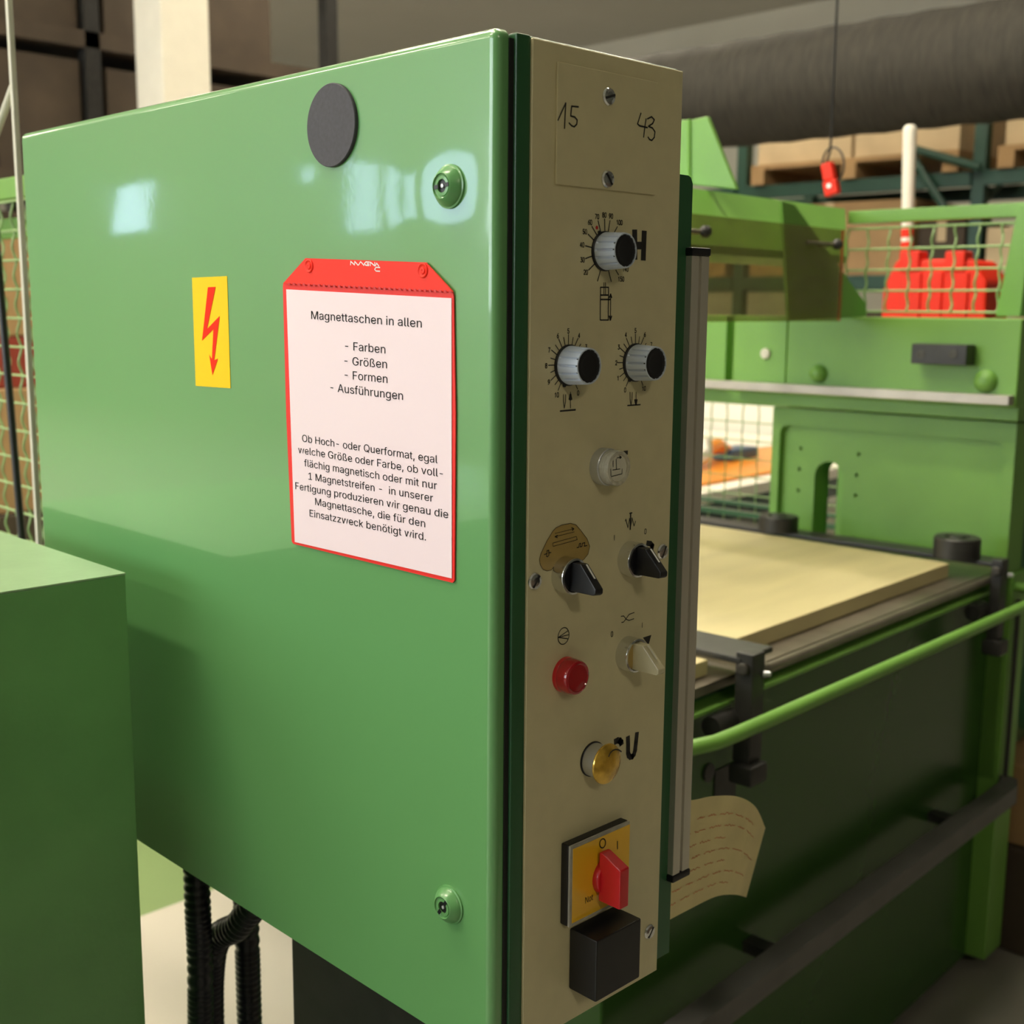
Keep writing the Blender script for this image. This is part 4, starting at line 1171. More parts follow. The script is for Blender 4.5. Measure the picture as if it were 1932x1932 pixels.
# curled note on the cabinet side
top = [(1225, 1512), (1301, 1510), (1345, 1502), (1392, 1503), (1425, 1522), (1444, 1562)]
bot = [(1170, 1785), (1240, 1748), (1300, 1716), (1350, 1692), (1385, 1688), (1408, 1693)]
yy = [.050, .050, .058, .066, .078, .105]
vs, fs = [], []


def cr(l, t):
    n = len(l) - 1
    i = min(int(t * n), n - 1)
    u = t * n - i
    g = lambda k: l[max(0, min(n, k))]
    f = lambda a, b, c, d: .5 * (2 * b + (c - a) * u + (2 * a - 5 * b + 4 * c - d) * u * u + (3 * b - a - 3 * c + d) * u ** 3)
    if isinstance(l[0], tuple):
        return tuple(f(g(i - 1)[k], g(i)[k], g(i + 1)[k], g(i + 2)[k]) for k in range(2))
    return f(g(i - 1), g(i), g(i + 1), g(i + 2))


def npt(u, v, off=0):
    a, b = cr(top, u), cr(bot, u)
    return ay(a[0] + (b[0] - a[0]) * v, a[1] + (b[1] - a[1]) * v, cr(yy, u) + .012 * v * u - off)


NU, NV = 30, 12
nm = MB()
nm.add([npt(i / NU, j / NV) for j in range(NV + 1) for i in range(NU + 1)] + [npt(i / NU, j / NV, -.0004) for j in range(NV + 1) for i in range(NU + 1)],
       [[j * (NU + 1) + i, j * (NU + 1) + i + 1, (j + 1) * (NU + 1) + i + 1, (j + 1) * (NU + 1) + i] for j in range(NV) for i in range(NU)] +
       [[k + (NU + 1) * (NV + 1) for k in (j * (NU + 1) + i, (j + 1) * (NU + 1) + i, (j + 1) * (NU + 1) + i + 1, j * (NU + 1) + i + 1)] for j in range(NV) for i in range(NU)])
nt_ = thing('paper_note', 'curled yellowed sheet with faded red handwriting behind the control panel', 'paper sheet', npt(.2, .5))
mk('sheet', nm, M['oldpaper'], nt_, smooth=180)
hw = MB()
random.seed(3)
for row, (u0, u1) in enumerate([(.30, .74), (.22, .80), (.28, .5), (.25, .84), (.22, .6), (.24, .82), (.2, .7)]):
    v = .20 + row * .115
    u = u0
    while u < u1:
        wl = random.uniform(.05, .12)
        pts = []
        for k in range(14):
            uu = u + wl * k / 13
            if uu <= .95:
                pts.append(npt(uu, v + random.uniform(-.010, .010) - .03 * math.sin(uu * 3), .0006))
        hw.ribbon(pts, .0007, NY)
        u += wl + .03
mk('handwriting', hw, M['inkpale'], nt_)

# ================================================================== PRESS (its own frame)
ps_ = thing('press', 'large green press with open bed, cross beam and tinted guard behind the control panel', 'press', (1.9, .8, 0), 'M')


def pp_(name, mb, m, label=None, parent=None, smooth=35):
    o = mk(name, mb, m, parent or ps_, 'M', smooth=smooth)
    if label:
        o['label'] = label
    return o


BX = 1.85
cb = MB().box((BX, .345, 1.262), (2.06, .863, 1.437), .005)
cb.box((BX + .004, .866, 1.262), (2.06, 1.005, 1.437), .004)
cb.box((BX + .02, 1.035, 1.262), (2.06, 2.2, 1.437), .004)
cb.box((BX + .045, 1.000, 1.262), (2.05, 1.04, 1.437))
pp_('cross_beam', cb, M['green_press'])
pp_('guide_strip', MB().box((1.822, .350, 1.268), (BX + .002, 2.2, 1.287), .0015), M['strip'], 'long grey steel strip along the lower edge of the beam')
pp_('lower_flange', MB().box((1.885, .352, 1.232), (2.05, 2.2, 1.268), .003), M['green_press'])
UX = 1.95
g = lambda y, z: (UX, y, z)
slot = []
s0, s1, zt_, zb2 = .760, .832, 1.070, .900
for i in range(13):
    t = PI * i / 12
    slot.append(g((s0 + s1) / 2 + (s1 - s0) / 2 * math.cos(t), zt_ + (s1 - s0) / 2 * math.sin(t)))
slot += [g(s0, zb2), g(s1, zb2)]
outer = [g(.372, .45), g(.372, 1.222), g(.935, 1.222), g(.935, .45)]
hl = [slot]
for q in ((1511, 846), (1508, 885), (1506, 925), (1620, 857), (1616, 896), (1614, 935), (1609, 1014)):
    p = ax(q[0], q[1], UX, 'M')
    hl.append([g(p.y + .0045 * math.cos(2 * PI * i / 10), p.z + .0045 * math.sin(2 * PI * i / 10)) for i in range(10)])
pp_('upright', MB().prism(outer, (.07, 0, 0), holes=hl), M['green_press'])
# raised border of the upright
bo = [g(.370, .9), g(.370, 1.225), g(.938, 1.225), g(.938, .9)]
bi = [g(.392, .93), g(.392, 1.165)] + [g(.412 - .02 * math.cos(t), 1.165 + .02 * math.sin(t)) for t in (PI / 6, PI / 3, PI / 2)] + \
     [g(.898 + .02 * math.sin(t), 1.165 + .02 * math.cos(t)) for t in (0, PI / 6, PI / 3, PI / 2)] + [g(.918, .93)]
pp_('upright_border', MB().prism(bo, (-.018, 0, 0), holes=[bi]), M['green_press'])
pp_('upright_rear', MB().box((2.02, .42, .45), (2.30, .74, 1.25), .004), M['green_dark'])
pp_('rear_housing', MB().box((2.42, .30, 0), (3.10, 1.00, 1.30), .008), M['green_dark'])
# black guide block with bolts, domed caps
q0, q1 = ax(1720, 648, BX - .045, 'M'), ax(1822, 690, BX - .045, 'M')
gb = pp_('sensor_block', MB().box((BX - .045, q1.y, q1.z), (BX, q0.y, q0.z), .002), M['blackmat'], 'black block with two recessed bolts on the beam')
for px in (1737, 1798):
    p = ax(px, 668, BX - .0455, 'M')
    pp_('bolt', MB().lathe([(.009, 0), (.009, .0012), (.0055, .0014), (.0050, .0003), (0, .0003)], p, (-1, 0, 0), 24), M['boltdark'], parent=gb)
for q in ((1545, 705), (1860, 719)):
    p = ax(q[0], q[1], BX, 'M')
    R_ = .0235 if q[0] > 1700 else .020
    pp_('domed_cap', MB().lathe([(R_, 0), (R_ * .98, .005), (R_ * .86, .011), (R_ * .62, .0155), (R_ * .32, .018), (0, .019)], p, (-1, 0, 0), 32), M['green_press'])
p = ax(1445, 667, BX + .003, 'M')
pp_('bolt_head', MB().lathe([(.012, 0), (.012, .004), (.010, .006), (0, .006)], p, (-1, 0, 0), 24), M['postgrey'], 'pale grey bolt head on the beam')
# upper arm (sloping trough face), gussets, tinted guard
AY = .80
prof = [(AY, 1.676), (AY + .14, 1.676), (AY + .14, 1.55), (AY - .088, 1.55), (AY - .088, 1.565)]
xe_ = ay(1597, 470, AY - .088, 'M').x
ends = [1.972, 1.972, 1.972, xe_, xe_]
n_ = len(prof)
am = MB().add([(.95, y, z) for y, z in prof] + [(x, y, z) for x, (y, z) in zip(ends, prof)],
              [list(range(n_))[::-1], [n_ + i for i in range(n_)]] + [[i, (i + 1) % n_, n_ + (i + 1) % n_, n_ + i] for i in range(n_)])
pp_('upper_arm', am, M['green_press'])
gy2 = .7075
gp = [ay(x, y, gy2, 'M') for x, y in ((1476, 379), (1500, 386), (1635, 574), (1635, 597), (1489, 605))]
pp_('gusset', MB().prism(gp, (0, .008, 0), bev=.0015), M['green_press'])
GX = 1.42
gp = [ax(x, y, GX, 'M') for x, y in ((1270, 226), (1303, 226), (1334, 219), (1390, 358), (1270, 345))]
pp_('top_gusset', MB().prism(gp, (.012, 0, 0), bev=.003), M['green_press'])
gq = [ax(x, y, GX + .003, 'M') for x, y in ((1303, 226), (1303, 352))]
pp_('weld_bead', MB().tube([gq[0] + Vector((-.004, 0, 0)), gq[1] + Vector((-.004, 0, 0))], .004, 8), M['green_press'])
SY = .695
s0_ = ay(1335, 400, SY, 'M')
s1_ = ay(1593, 441, SY, 'M')
s2_ = ay(1593, 606, SY, 'M')
sh = pp_('guard_shield', MB().box((1.10, SY, s2_.z), (s1_.x, SY + .006, 1.616), .001), M['shield'], 'tinted see-through guard plate')
pp_('shield_edge', MB().box((s1_.x - .0005, SY, s2_.z), (s1_.x + .0022, SY + .006, 1.616)), M['shieldedge'], parent=sh)
for q in ((1580, 461), (1331, 437)):
    p = ay(q[0], q[1], SY - .03, 'M')
    kb = pp_('knob_bolt', MB().tube([p + Vector((0, .0, 0)), p + Vector((-.0, .10, 0))], .0042, 10).tube([p, p + Vector((-.07, .03, .002))], .003, 8), M['steel'])
    pp_('ball_knob', MB().lathe([(0, -.011), (.006, -.0095), (.0105, -.004), (.0105, .004), (.006, .0095), (0, .011)], p, (0, -1, 0), 20), M['blackmat'], parent=kb)

# bed, base, frame bars, rods, brackets, rails
pp_('base_cabinet', MB().box((.62, .40, .03), (1.945, 1.05, .872), .005), M['green_shaded'])
pp_('base_plinth', MB().box((.66, .44, 0), (1.93, 1.02, .03)), M['blackmat'])
pp_('front_lip', MB().box((.62, .366, .881), (1.93, .402, .8868), .001), M['green_press'])
pp_('bed_side', MB().box((.62, .405, .872), (1.948, 1.75, .905), .002), M['green_dark'])
pp_('bed_plate', MB().box((.63, .375, .905), (1.945, 1.72, .921), .002), M['steel'])
xs_ = ay(1912, 1474, .36, 'M').x
pp_('side_column', MB().box((1.950, .36, .03), (xs_, .80, .905), .004), M['green_press'])
for (xa_, xb_) in ((.855, .945), (1.795, 1.855)):
    pp_('clamp_bar', MB().box((xa_, .345, .9475), (xb_, 1.3, .957), .002), M['blackmat'])
    pp_('bar_foot', MB().box((xa_ + .01, 1.18, .921), (xb_ - .01, 1.25, .9475)), M['blackmat'])
pp_('clamp_rod', MB().tube([(.88, .36, .917), (1.82, .36, .917)], .0085, 16).tube([(.89, .36, .917), (.95, .36, .917)], .0125, 16), M['steel'])
for pc, pb_, fl in (((1421, 1260), 1387, 0), ((1890, 1090), 1868, 1)):
    c_ = ay(pc[0], pc[1], .325, 'M')
    x0_, y0_ = c_.x, .325
    y1_ = ax(pb_, pc[1], x0_, 'M').y
    x1_ = x0_ + .034
    br_ = pp_('bracket', MB().box((x0_, y0_, .800), (x1_, y1_, .965), .003), M['blackmat'], ['black clamp bracket at the near end of the rod', 'black clamp bracket at the far end of the rod'][fl])
    pp_('clamp_jaw', MB().box((x0_ - .014, .312, .772), (x0_ + .032, .352, .802), .005), M['blackmat'], parent=br_)
    pp_('pivot_bolt', MB().lathe([(.009, 0), (.009, .005), (.007, .006), (0, .006)], (x0_, (y0_ + y1_) / 2, .942), (-1, 0, 0), 20), M['boltdark'], parent=br_)
    pp_('bolt', MB().lathe([(.0045, 0), (.0045, .010), (.003, .012), (0, .012)], (x1_ - .006, y0_, .932), (.5, -1, 0), 16), M['satin'], parent=br_)
    pp_('clamp_knob', MB().tube([(x0_ - .050, .36, .862), (x0_ + .005, .36, .862)], .016, 18), M['blackmat'], parent=br_)
r1, r2 = ay(1345, 1405, .28, 'M'), ay(1932, 1145, .28, 'M')
rp = [(r1.x - .10, .455, .889), (r1.x - .085, .38, .889), (r1.x - .06, .325, .889), (r1.x - .03, .293, .889), (r1.x + .01, .281, .889), (r1.x + .06, .28, .888), (r2.x - .2, .28, .880), (r2.x, .28, .879), (1.90, .283, .879), (1.94, .30, .879), (1.965, .335, .879), (1.97, .42, .879)]
pp_('guard_rail', MB().tube(rp, .0105, 16), M['green_press'], 'light green tubular rail in front of the bed')
pp_('foot_bar', MB().tube([(.65, .33, .439), (1.93, .33, .439), (1.965, .345, .439), (1.98, .40, .439)], .027, 4), M['footbar'], 'black bar along the lower front')
for x_ in (1.0, 1.7):
    pp_('foot_bar_holder', MB().box((x_ - .015, .33, .43), (x_ + .015, .405, .448)), M['blackmat'])
pp_('oil_pipe', MB().tube([(1.97, .352, .85), (1.97, .352, .55), (1.97, .352, .44)], .005, 8), M['blackmat'])
pp_('hinge_bolt', MB().lathe([(.014, 0), (.014, .004), (0, .005)], ay(1335, 1457, .40, 'M'), (0, -1, 0), 20), M['blackmat'])
a = ay(1350, 1455, .398, 'M')
e = ay(1388, 1500, .398, 'M')
pp_('name_plate', MB().box((a.x, .398, e.z - .03), (e.x, .401, a.z)), M['blackmat'])
for c_, R_, h_ in (((1.812, .842, .957), .044, .034), ((1.802, .425, .957), .046, .042)):
    pp_('collar', MB().lathe([(R_, 0), (R_, h_ - .003), (R_ - .003, h_), (R_ * .55, h_), (R_ * .5, h_ - .004), (R_ * .4, h_ - .004), (R_ * .36, h_ + .002), (0, h_ + .002)], c_, (0, 0, 1), 40), M['blackmat'])

# boards on the bed
bq = [az(1390, 1205, .95, 'M'), az(1785, 1065, .95, 'M')]
bz0 = .9215
poly = [(bq[0].x, .421, bz0), (bq[1].x, .421, bz0), (1.835, 1.07, bz0), (1.85, 1.35, bz0), (bq[0].x, 1.35, bz0)]
poly[1] = (1.760, .421, bz0)
poly[2] = (1.783, .9, bz0)
poly[3] = (1.788, 1.35, bz0)
o = mk('cutting_board', MB().prism(poly, (0, 0, .0285), bev=.002), M['foam'], base=(1.4, .8, bz0), fr='M')
pr(o, 'large cream cutting board lying on the press bed', 'board')
a = az(1330, 1225, .948, 'M')
o = mk('foam_block', MB().box((a.x - .10, a.y - .03, .9215), (min(a.x + .018, .852), a.y + .05, .9465), .004), M['foam'], base=(a.x, a.y, .9215), fr='M')
pr(o, 'small cream block on the bed beside the near clamp bar', 'block')

# ================================================================== fences


def wire_mesh(mb, P, u0, u1, v0, v1, pitch, r, amp, nv):
    """woven wire: straight runs along u, crimped runs along v; P(u, v, off) gives a point"""
    n = int(round((v1 - v0) / pitch))
    for i in range(n + 1):
        v = v0 + (v1 - v0) * i / n
        mb.tube([P(u0, v, 0), P((u0 + u1) / 2, v, 0), P(u1, v, 0)], r, 6)
    n2 = int(round((u1 - u0) / pitch))
    for i in range(n2 + 1):
        u = u0 + (u1 - u0) * i / n2
        k = n * 8
        pts = []
        for j in range(k + 1):
            v = v0 + (v1 - v0) * j / k
            a_ = 2 * PI * j / 8 + PI * i
            pts.append(P(u + amp * .45 * math.sin(a_), v, amp * .7 * math.cos(a_)))
        mb.tube(pts, r, 6)
    return mb


FX = 1.99
fz0, fz1 = 1.437, 1.672
wf = thing('wire_fence', 'small green wire mesh fence standing on the press cross beam', 'fence', (FX, .6, 1.437), 'M')
mk('top_rail', MB().box((FX - .004, .37, fz1 - .028), (FX + .026, .80, fz1), .002), M['green_press'], wf, 'M')
e0 = [ax(x, y, FX - .01, 'M') for x, y in ((1921, 386), (1950, 384), (1925, 597), (1878, 597))]
mk('end_plate', MB().prism(e0, (.03, 0, 0), bev=.002), M['green_press'], wf, 'M')
mk('mesh', wire_mesh(MB(), lambda u, v, o_: Vector((FX + o_, u, v)), .40, .80, fz0 + .012, fz1 - .04, .0495, .0026, .004, 0), M['wire_green'], wf, 'M')
# second fence seen under the beam
F2 = 2.38
w2 = thing('wire_fence', 'dark green wire mesh fence seen through the gap under the beam', 'fence', (F2, 1.3, 0), 'M')
for y in (.955, 1.66):
    mk('post', MB().box((F2 - .02, y, 0), (F2 + .02, y + .03, 1.24)), M['green_press'], w2, 'M')
for z0, z1 in ((.868, .882), (.90, .908)):
    mk('rail', MB().box((F2 - .012, .985, z0), (F2 + .012, 1.66, z1)), M['green_dark'], w2, 'M')
mk('mesh', wire_mesh(MB(), lambda u, v, o_: Vector((F2 + o_, u, v)), .985, 1.66, .62, 1.24, .0505, .0019, .002, 0), M['wire_green'], w2, 'M')
# fence at the far left
LX = .30
w3 = thing('wire_fence', 'light green wire mesh fence behind the far edge of the control cabinet', 'fence', (LX, 1.7, 0))
mk('top_rail', MB().box((LX - .012, 1.385, 1.625), (LX + .012, 2.35, 1.660), .003), M['green_press'], w3)
mk('rail', MB().box((LX + .03, 1.385, 1.565), (LX + .045, 2.35, 1.600), .003), M['green_press'], w3)
mk('rail', MB().box((LX - .01, 1.385, .985), (LX + .01, 2.35, 1.008), .003), M['green_press'], w3)
for y in (1.385, 2.33):
    mk('post', MB().box((LX - .015, y, 0), (LX + .015, y + .03, 1.66), .003), M['green_press'], w3)
mk('mesh', wire_mesh(MB(), lambda u, v, o_: Vector((LX - .014 + o_, u, v)), 1.41, 2.33, .70, 1.62, .0475, .0021, .004, 0), M['wire_green'], w3)
# black cable in front of it, grey post
CX = .24
c0, c1 = ax(2, 560, CX), ax(42, 1022, CX)
dv = (c1 - c0) / (c1.z - c0.z)
cb_ = [c0 + dv * (z - c0.z) for z in (2.6, 2.0, 1.6, 1.3, 1.0, .5, .006)]
o = mk('cable', MB().tube(cb_, .0062, 10), M['black'], base=cb_[-1])
pr(o, 'black cable hanging in front of the left wire fence', 'cable')
PX = .12
q0, q1 = ax(26, 185, PX), ax(43, 455, PX)
o = thing('post', 'light grey square post rising at the far edge of the cabinet', 'post', (PX, q1.y, 0))
yc = (q0.y + q1.y) / 2
mk('tube', MB().box((PX - .004, yc - .004, 0), (PX + .004, yc + .004, 2.9), .002), M['postgrey'], o)
d0_, d1_ = ax(0, 232, PX), ax(17, 185, PX)
dd_ = (d1_ - d0_).normalized()
mk('brace', MB().tube([d0_ - dd_ * .35, d1_ + dd_ * .02], .005, 10), M['postgrey'], o)
mk('foot', MB().box((PX - .05, yc - .05, 0), (PX + .05, yc + .05, .008)), M['postgrey'], o)

# ================================================================== red things and hanging switch behind the press
RX = 2.62
sil = [ax(x, y, RX, 'M') for x, y in ((1660, 590), (1664, 545), (1690, 489), (1835, 489), (1862, 530), (1862, 590))]
sil = [sil[0] + Vector((0, 0, 1.301 - sil[0].z))] + sil[1:5] + [sil[5] + Vector((0, 0, 1.301 - sil[5].z))]
rc = thing('plastic_container', 'red plastic container with two flaps behind the small wire fence', 'container', (RX + .08, .85, 1.301), 'M')
mk('body', MB().prism(sil, (.16, 0, 0), bev=.012), M['redcont'], rc, 'M')
for x in (1697, 1783):
    a = ax(x, 474, RX - .008, 'M')
    e = ax(x + 36, 514, RX - .008, 'M')
    mk('flap', MB().box((RX - .010, e.y, e.z), (RX + .05, a.y, a.z), .006), M['redcont'], rc, 'M')
for x0_, x1_ in ((1692, 1733), (1742, 1774), (1783, 1822)):
    a = ax(x0_, 512, RX - .008, 'M')
    e = ax(x1_, 590, RX - .008, 'M')
    mk('rib', MB().box((RX - .007, e.y, 1.31), (RX + .02, a.y, a.z), .005), M['redcont'], rc, 'M')

p0, p1 = ax(1709, 560, 2.90, 'M'), ax(1717, 236, 2.90, 'M')
po = thing('barrier_pole', 'white pole with red bands rising behind the red container', 'pole', (2.90, p0.y, 1.301), 'M')
dz = (p1 - p0) / (p1.z - p0.z)
at_ = lambda z: p0 + dz * (z - p0.z)
mk('shaft', MB().tube([at_(1.301), at_(1.5), at_(1.68), at_(1.80), at_(p1.z - .02), at_(p1.z - .008), at_(p1.z)], .02, 18, rf=lambda i: [.0155, .0155, .0175, .0185, .0195, .0185, .012][i]), M['cream'], po, 'M')
for y0_, y1_ in ((478, 456), (448, 432)):
    za_, zb_2 = ax(1712, y0_, 2.9, 'M').z, ax(1712, y1_, 2.9, 'M').z
    mk('band', MB().tube([at_(za_), at_(zb_2)], .0183, 18), M['redcont'], po, 'M')

QX = 2.3
cpt = lambda x, y: ax(x, y, QX, 'M')
pd = thing('pendant_switch', 'small red pendant switch hanging on a looped black cable', 'pendant switch', cpt(1572, 335), 'M')
tp = cpt(1571, 180)
mk('cable', MB().tube([tp + Vector((0, 0, HZ - tp.z)), tp, cpt(1569, 250), cpt(1566, 285), cpt(1558, 312)], .0032, 8), M['black'], pd, 'M')
lp = [cpt(1572 + 24 * math.cos(t), 311 + 33 * math.sin(t)) + Vector((-.01 * math.cos(t), 0, 0)) for t in [2 * PI * i / 24 for i in range(24)]]
mk('cable_loop', MB().tube(lp, .0026, 8, closed=True), M['black'], pd, 'M')
ca = (cpt(1573, 368) - cpt(1562, 308)).normalized()
c0 = cpt(1561, 308)
sd = Vector((-1, 0, 0)).cross(ca).normalized()
ln = (cpt(1578, 366) - c0).length
mt = Matrix((( -1, sd.x, ca.x, c0.x), (0, sd.y, ca.y, c0.y), (0, sd.z, ca.z, c0.z), (0, 0, 0, 1)))
mk('housing', MB().box((-.012, -.015, 0), (.012, .015, ln * .54), .004, mtx=mt).box((-.012, -.019, ln * .54), (.012, .019, ln), .005, mtx=mt), M['redcont'], pd, 'M')
mk('button', MB().lathe([(.006, 0), (.006, .004), (0, .004)], mt @ Vector((.012, 0, ln * .72)), (-1, 0, 0), 16), M['white'], pd, 'M')

# ================================================================== hall behind: duct, rack, cartons, table
DXX = 5.0
d1p = ax(1370, 268, DXX, 'M')
dr = .27
dm = MB()
n = 70
dm.tube([(DXX + .2, -2.5 + i * .13, d1p.z + dr) for i in range(n)], dr, 28, rf=lambda i: dr * (1 if i % 2 else .975))
o = mk('air_duct', dm, M['duct'], base=(DXX + .2, 2, d1p.z + dr), fr='M', smooth=60)
pr(o, 'thick dark flexible air duct running across the hall above the rack', 'air duct')

rk = thing('storage_rack', 'tall dark green pallet rack full of cartons behind the press', 'storage rack', (7, 3, 0), 'M')
RXX = 7.0
UY = (-.9, 2.55, 4.23, 6.6)
for y in UY:
    up = mk('upright', MB().box((RXX, y - .04, 0), (RXX + .08, y + .04, 2.62), .004), M['rack_green'], rk, 'M')
    mk('upright', MB().box((RXX + .95, y - .04, 0), (RXX + 1.03, y + .04, 2.62), .004), M['rack_green'], rk, 'M')
    zz = [.3, .9, 1.5, 2.1, 2.55]
    for i, (z0, z1) in enumerate(zip(zz, zz[1:])):
        xa_, xb_ = (RXX + .08, RXX + .95) if i % 2 else (RXX + .95, RXX + .08)
        mk('brace', MB().tube([(xa_, y, z0), (xb_, y, z1)], .018, 8), M['rack_green'], rk, 'M')
for z in (.55, 1.68, 2.30):
    for y0, y1 in zip(UY, UY[1:]):
        for xo in (-.02, 1.0):
            mk('beam', MB().box((RXX + xo, y0 + .04, z - .09), (RXX + xo + .05, y1 - .04, z), .004), M['rack_green'], rk, 'M')
bq1, bq2 = ax(1727, 282, RXX - .08, 'M'), ax(1850, 316, RXX - .08, 'M')
bq3, bq4 = ax(1722, 296, RXX - .08, 'M'), ax(1782, 392, RXX - .08, 'M')
mk('brace', MB().tube([bq1, bq2], .026, 8), M['rack_green'], rk, 'M')
mk('brace', MB().tube([bq3, bq4], .026, 8), M['rack_green'], rk, 'M')


def carton(lo, hi, m, label, fr='M', group=None, tape=True):
    t = thing('carton', label, 'carton', ((lo[0] + hi[0]) / 2, (lo[1] + hi[1]) / 2, lo[2]), fr, group)
    mk('box', MB().box(lo, hi, .006), m, t, fr)
    if tape:
        if hi[0] - lo[0] < hi[1] - lo[1] or fr == 'M':
            mk('tape', MB().box((lo[0] - .002, (lo[1] + hi[1]) / 2 - .03, lo[2] + (hi[2] - lo[2]) * .6), (lo[0] + .001, (lo[1] + hi[1]) / 2 + .03, hi[2])), M['carton2'], t, fr)
        else:
            mk('tape', MB().box(((lo[0] + hi[0]) / 2 - .03, lo[1] - .002, lo[2] + (hi[2] - lo[2]) * .6), ((lo[0] + hi[0]) / 2 + .03, lo[1] + .001, hi[2])), M['carton2'], t, fr)
    return t


def pallet(x0, x1, y0, y1, z, label, fr='M'):
    t = thing('pallet', label, 'pallet', ((x0 + x1) / 2, (y0 + y1) / 2, z), fr, 'pallets on the rack')
    mk('deck', MB().box((x0, y0, z + .1), (x1, y1, z + .13)), M['carton'], t, fr)
    for k in range(3):
        yy_ = y0 + (y1 - y0 - .1) * k / 2
        mk('runner', MB().box((x0, yy_, z), (x1, yy_ + .1, z + .1)), M['carton'], t, fr)


pallet(RXX - .05, RXX + 1.0, 2.66, 4.12, 2.302, 'brown wooden pallet on the top beam of the rack behind the pendant switch')
carton((RXX, 2.68, 2.434), (RXX + .95, 3.38, 2.90), M['carton2'], 'pale box on the top pallet of the rack, right of the pendant switch', tape=False)
carton((RXX, 3.40, 2.434), (RXX + .95, 4.10, 2.92), M['carton2'], 'pale box on the top pallet of the rack, left of the pendant switch', tape=False)
pallet(RXX - .05, RXX + 1.0, .6, 2.42, 2.302, 'brown wooden pallet on the top beam at the right picture edge')
carton((RXX, .65, 2.434), (RXX + .95, 2.40, 2.95), M['carton2'], 'wide pale box on the top pallet at the right picture edge', tape=False)
carton((RXX + .02, 2.95, 1.682), (RXX + .95, 4.15, 2.16), M['carton'], 'big brown carton on the middle rack shelf below the pendant switch')
carton((RXX + .05, 2.63, 1.682), (RXX + .8, 2.93, 2.02), M['carton3'], 'dark brown carton squeezed beside the big brown carton')
carton((RXX + .02, 2.05, 1.682), (RXX + .9, 2.48, 1.96), M['carton2'], 'pale carton on the middle shelf directly above the red container')
carton((RXX + .02, 1.35, 1.682), (RXX + .9, 1.98, 2.12), M['carton2'], 'pale carton on the middle shelf near the right picture edge')
carton((RXX + .02, .5, 1.682), (RXX + .9, 1.28, 2.08), M['carton'], 'brown carton at the right end of the middle shelf')
carton((RXX + .02, 4.35, 1.682), (RXX + .9, 5.4, 2.15), M['carton'], 'brown carton on the middle shelf behind the upper arm of the press')
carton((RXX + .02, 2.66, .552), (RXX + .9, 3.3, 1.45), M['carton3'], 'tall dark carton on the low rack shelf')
carton((RXX + .02, 3.4, .552), (RXX + .9, 4.15, 1.40), M['carton2'], 'tall pale carton on the low rack shelf')
carton((RXX + .02, 1.4, .552), (RXX + .9, 2.4, 1.42), M['carton2'], 'wide pale carton on the low rack shelf')
# goods at the right picture edge
carton((2.08, .30, .002), (2.38, .75, .25), M['carton3'], 'dark carton on the floor at the lower right picture edge')
carton((2.10, .32, .252), (2.37, .72, .44), M['carton'], 'brown carton on top of the dark carton at the right picture edge')

# work table behind the gap
ta, tb_ = az(1335, 932, .84, 'M'), az(1465, 902, .84, 'M')
wt = thing('work_table', 'cream topped work table seen through the gap under the press beam', 'table', (ta.x + .6, ta.y + .5, 0), 'M')
tx0, tx1, ty0, ty1 = ta.x - .25, 4.70, (ta.y + tb_.y) / 2, (ta.y + tb_.y) / 2 + 1.6
mk('table_top', MB().box((tx0, ty0, .80), (tx1, ty1, .84), .004), M['cream'], wt, 'M')
for x in (tx0 + .05, tx1 - .1):
    for y in (ty0 + .08, ty1 - .12):
        mk('leg', MB().box((x, y, 0), (x + .05, y + .05, .80)), M['rack_green'], wt, 'M')
mk('apron', MB().box((tx0 + .05, ty0 + .09, .70), (tx1 - .05, ty0 + .12, .80)), M['rack_green'], wt, 'M')
o1, o2 = az(1335, 905, .84, 'M'), az(1462, 872, .84, 'M')
o = mk('orange_mat', MB().box((tx0 + .1, ty0 + .09, .8405), (tx1 - .3, ty0 + .55, .852), .003), M['orange'], base=(tx0 + .6, ty0 + .3, .8405), fr='M')
pr(o, 'orange mat lying on the work table behind the press', 'mat')
a = az(1352, 880, .858, 'M')
o = thing('hand_tool', 'orange and black hand tool lying on the orange mat', 'tool', a, 'M')
mk('handle', MB().tube([a + Vector((-.05, .05, .03)), a + Vector((.05, .08, .055)), a + Vector((.16, .10, .06)), a + Vector((.26, .10, .03))], .024, 12, rf=lambda i: [.018, .03, .03, .014][i]), M['orange'], o, 'M')
mk('head', MB().box((a.x + .2, a.y + .06, .8535), (a.x + .40, a.y + .16, .90), .01), M['blue'], o, 'M')
mk('grip', MB().tube([a + Vector((-.12, .02, .025)), a + Vector((.0, .05, .04)), a + Vector((.02, .07, .09))], .028, 12), M['alu'], o, 'M')
o = thing('partition', 'cream partition panel standing behind the work table', 'partition', (4.81, 3.0, 0), 'M')
mk('panel', MB().box((4.78, .9, .05), (4.84, 5.0, 1.36), .004), M['whitewall'], o, 'M')
for y in (1.2, 4.6):
    mk('foot', MB().box((4.55, y, 0), (5.05, y + .06, .05)), M['lampbody'], o, 'M')
for k, (x, h_, m_) in enumerate(((tx0 + .55, .52, 'blue'), (tx0 + 1.0, .6, 'blackmat'))):
    o = mk('crate', MB().box((x, ty0 + .25, .002), (x + .4, ty0 + .75, h_), .01), M[m_], base=(x, ty0 + .4, .002), fr='M')
    pr(o, ['dark blue crate on the floor beneath the work table', 'black crate on the floor beneath the work table'][k], 'crate')

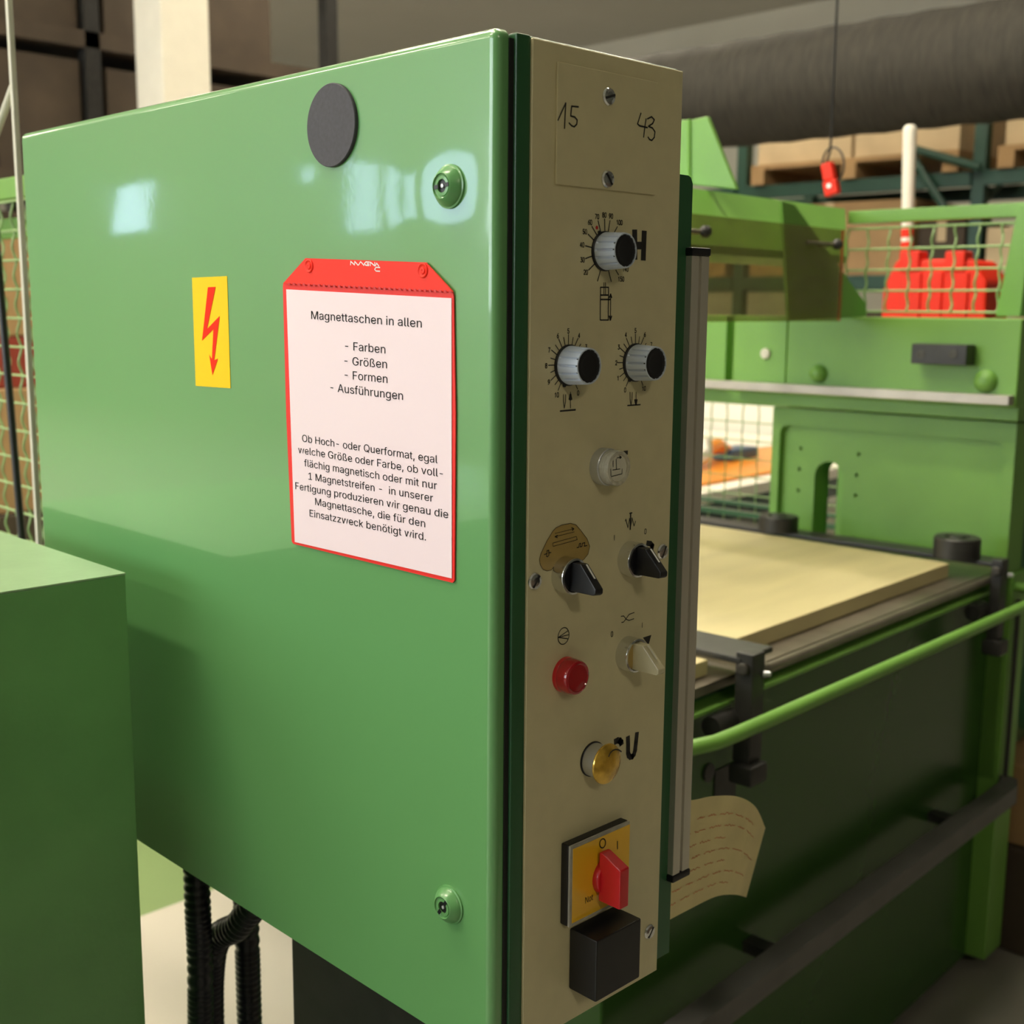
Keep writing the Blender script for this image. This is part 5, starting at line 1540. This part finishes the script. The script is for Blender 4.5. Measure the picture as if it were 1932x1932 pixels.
# far left: rack with cartons seen past the cabinet
rl = thing('storage_rack', 'dark rack with cartons at the far left behind the wire fence', 'storage rack', (2.6, 5.5, 0))
LY = 5.5
for x in (1.3, 2.42, 3.9):
    for yo in (0, 1):
        mk('upright', MB().box((x - .04, LY + yo, 0), (x + .04, LY + yo + .08, 3.6)), M['blackmat'], rl)
for z in (.6, 1.35, 2.1, 2.8, 3.4):
    mk('shelf', MB().box((1.3, LY, z - .08), (3.9, LY + 1.08, z)), M['carton3'], rl)
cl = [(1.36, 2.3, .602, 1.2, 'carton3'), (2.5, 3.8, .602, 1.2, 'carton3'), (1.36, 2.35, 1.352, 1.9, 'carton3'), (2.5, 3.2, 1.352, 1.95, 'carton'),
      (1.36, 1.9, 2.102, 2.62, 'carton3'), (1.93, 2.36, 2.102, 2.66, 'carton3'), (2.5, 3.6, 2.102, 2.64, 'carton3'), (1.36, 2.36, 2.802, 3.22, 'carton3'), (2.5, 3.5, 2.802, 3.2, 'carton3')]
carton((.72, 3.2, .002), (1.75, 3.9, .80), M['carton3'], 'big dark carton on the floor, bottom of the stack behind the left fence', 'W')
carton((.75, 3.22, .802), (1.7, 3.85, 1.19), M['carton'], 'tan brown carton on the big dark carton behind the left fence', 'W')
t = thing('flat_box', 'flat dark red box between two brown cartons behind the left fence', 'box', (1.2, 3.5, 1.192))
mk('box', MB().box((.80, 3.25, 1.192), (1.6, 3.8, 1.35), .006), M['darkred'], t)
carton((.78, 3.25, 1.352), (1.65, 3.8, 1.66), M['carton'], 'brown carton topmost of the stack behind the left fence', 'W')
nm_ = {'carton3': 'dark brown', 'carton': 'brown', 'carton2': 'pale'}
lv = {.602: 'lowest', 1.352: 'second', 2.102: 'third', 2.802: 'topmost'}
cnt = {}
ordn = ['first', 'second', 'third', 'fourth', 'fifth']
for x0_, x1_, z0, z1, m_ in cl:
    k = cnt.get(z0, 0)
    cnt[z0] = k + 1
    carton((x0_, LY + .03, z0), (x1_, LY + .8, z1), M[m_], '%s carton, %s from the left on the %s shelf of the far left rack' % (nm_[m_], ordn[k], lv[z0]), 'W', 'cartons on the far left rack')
q = ay(335, 200, 5.0)
co = MB().box((q.x - .13, 4.9, 0), (q.x + .13, 5.16, HZ), .01)
struct('column', co, M['cream'], base=(q.x, 5, 0))
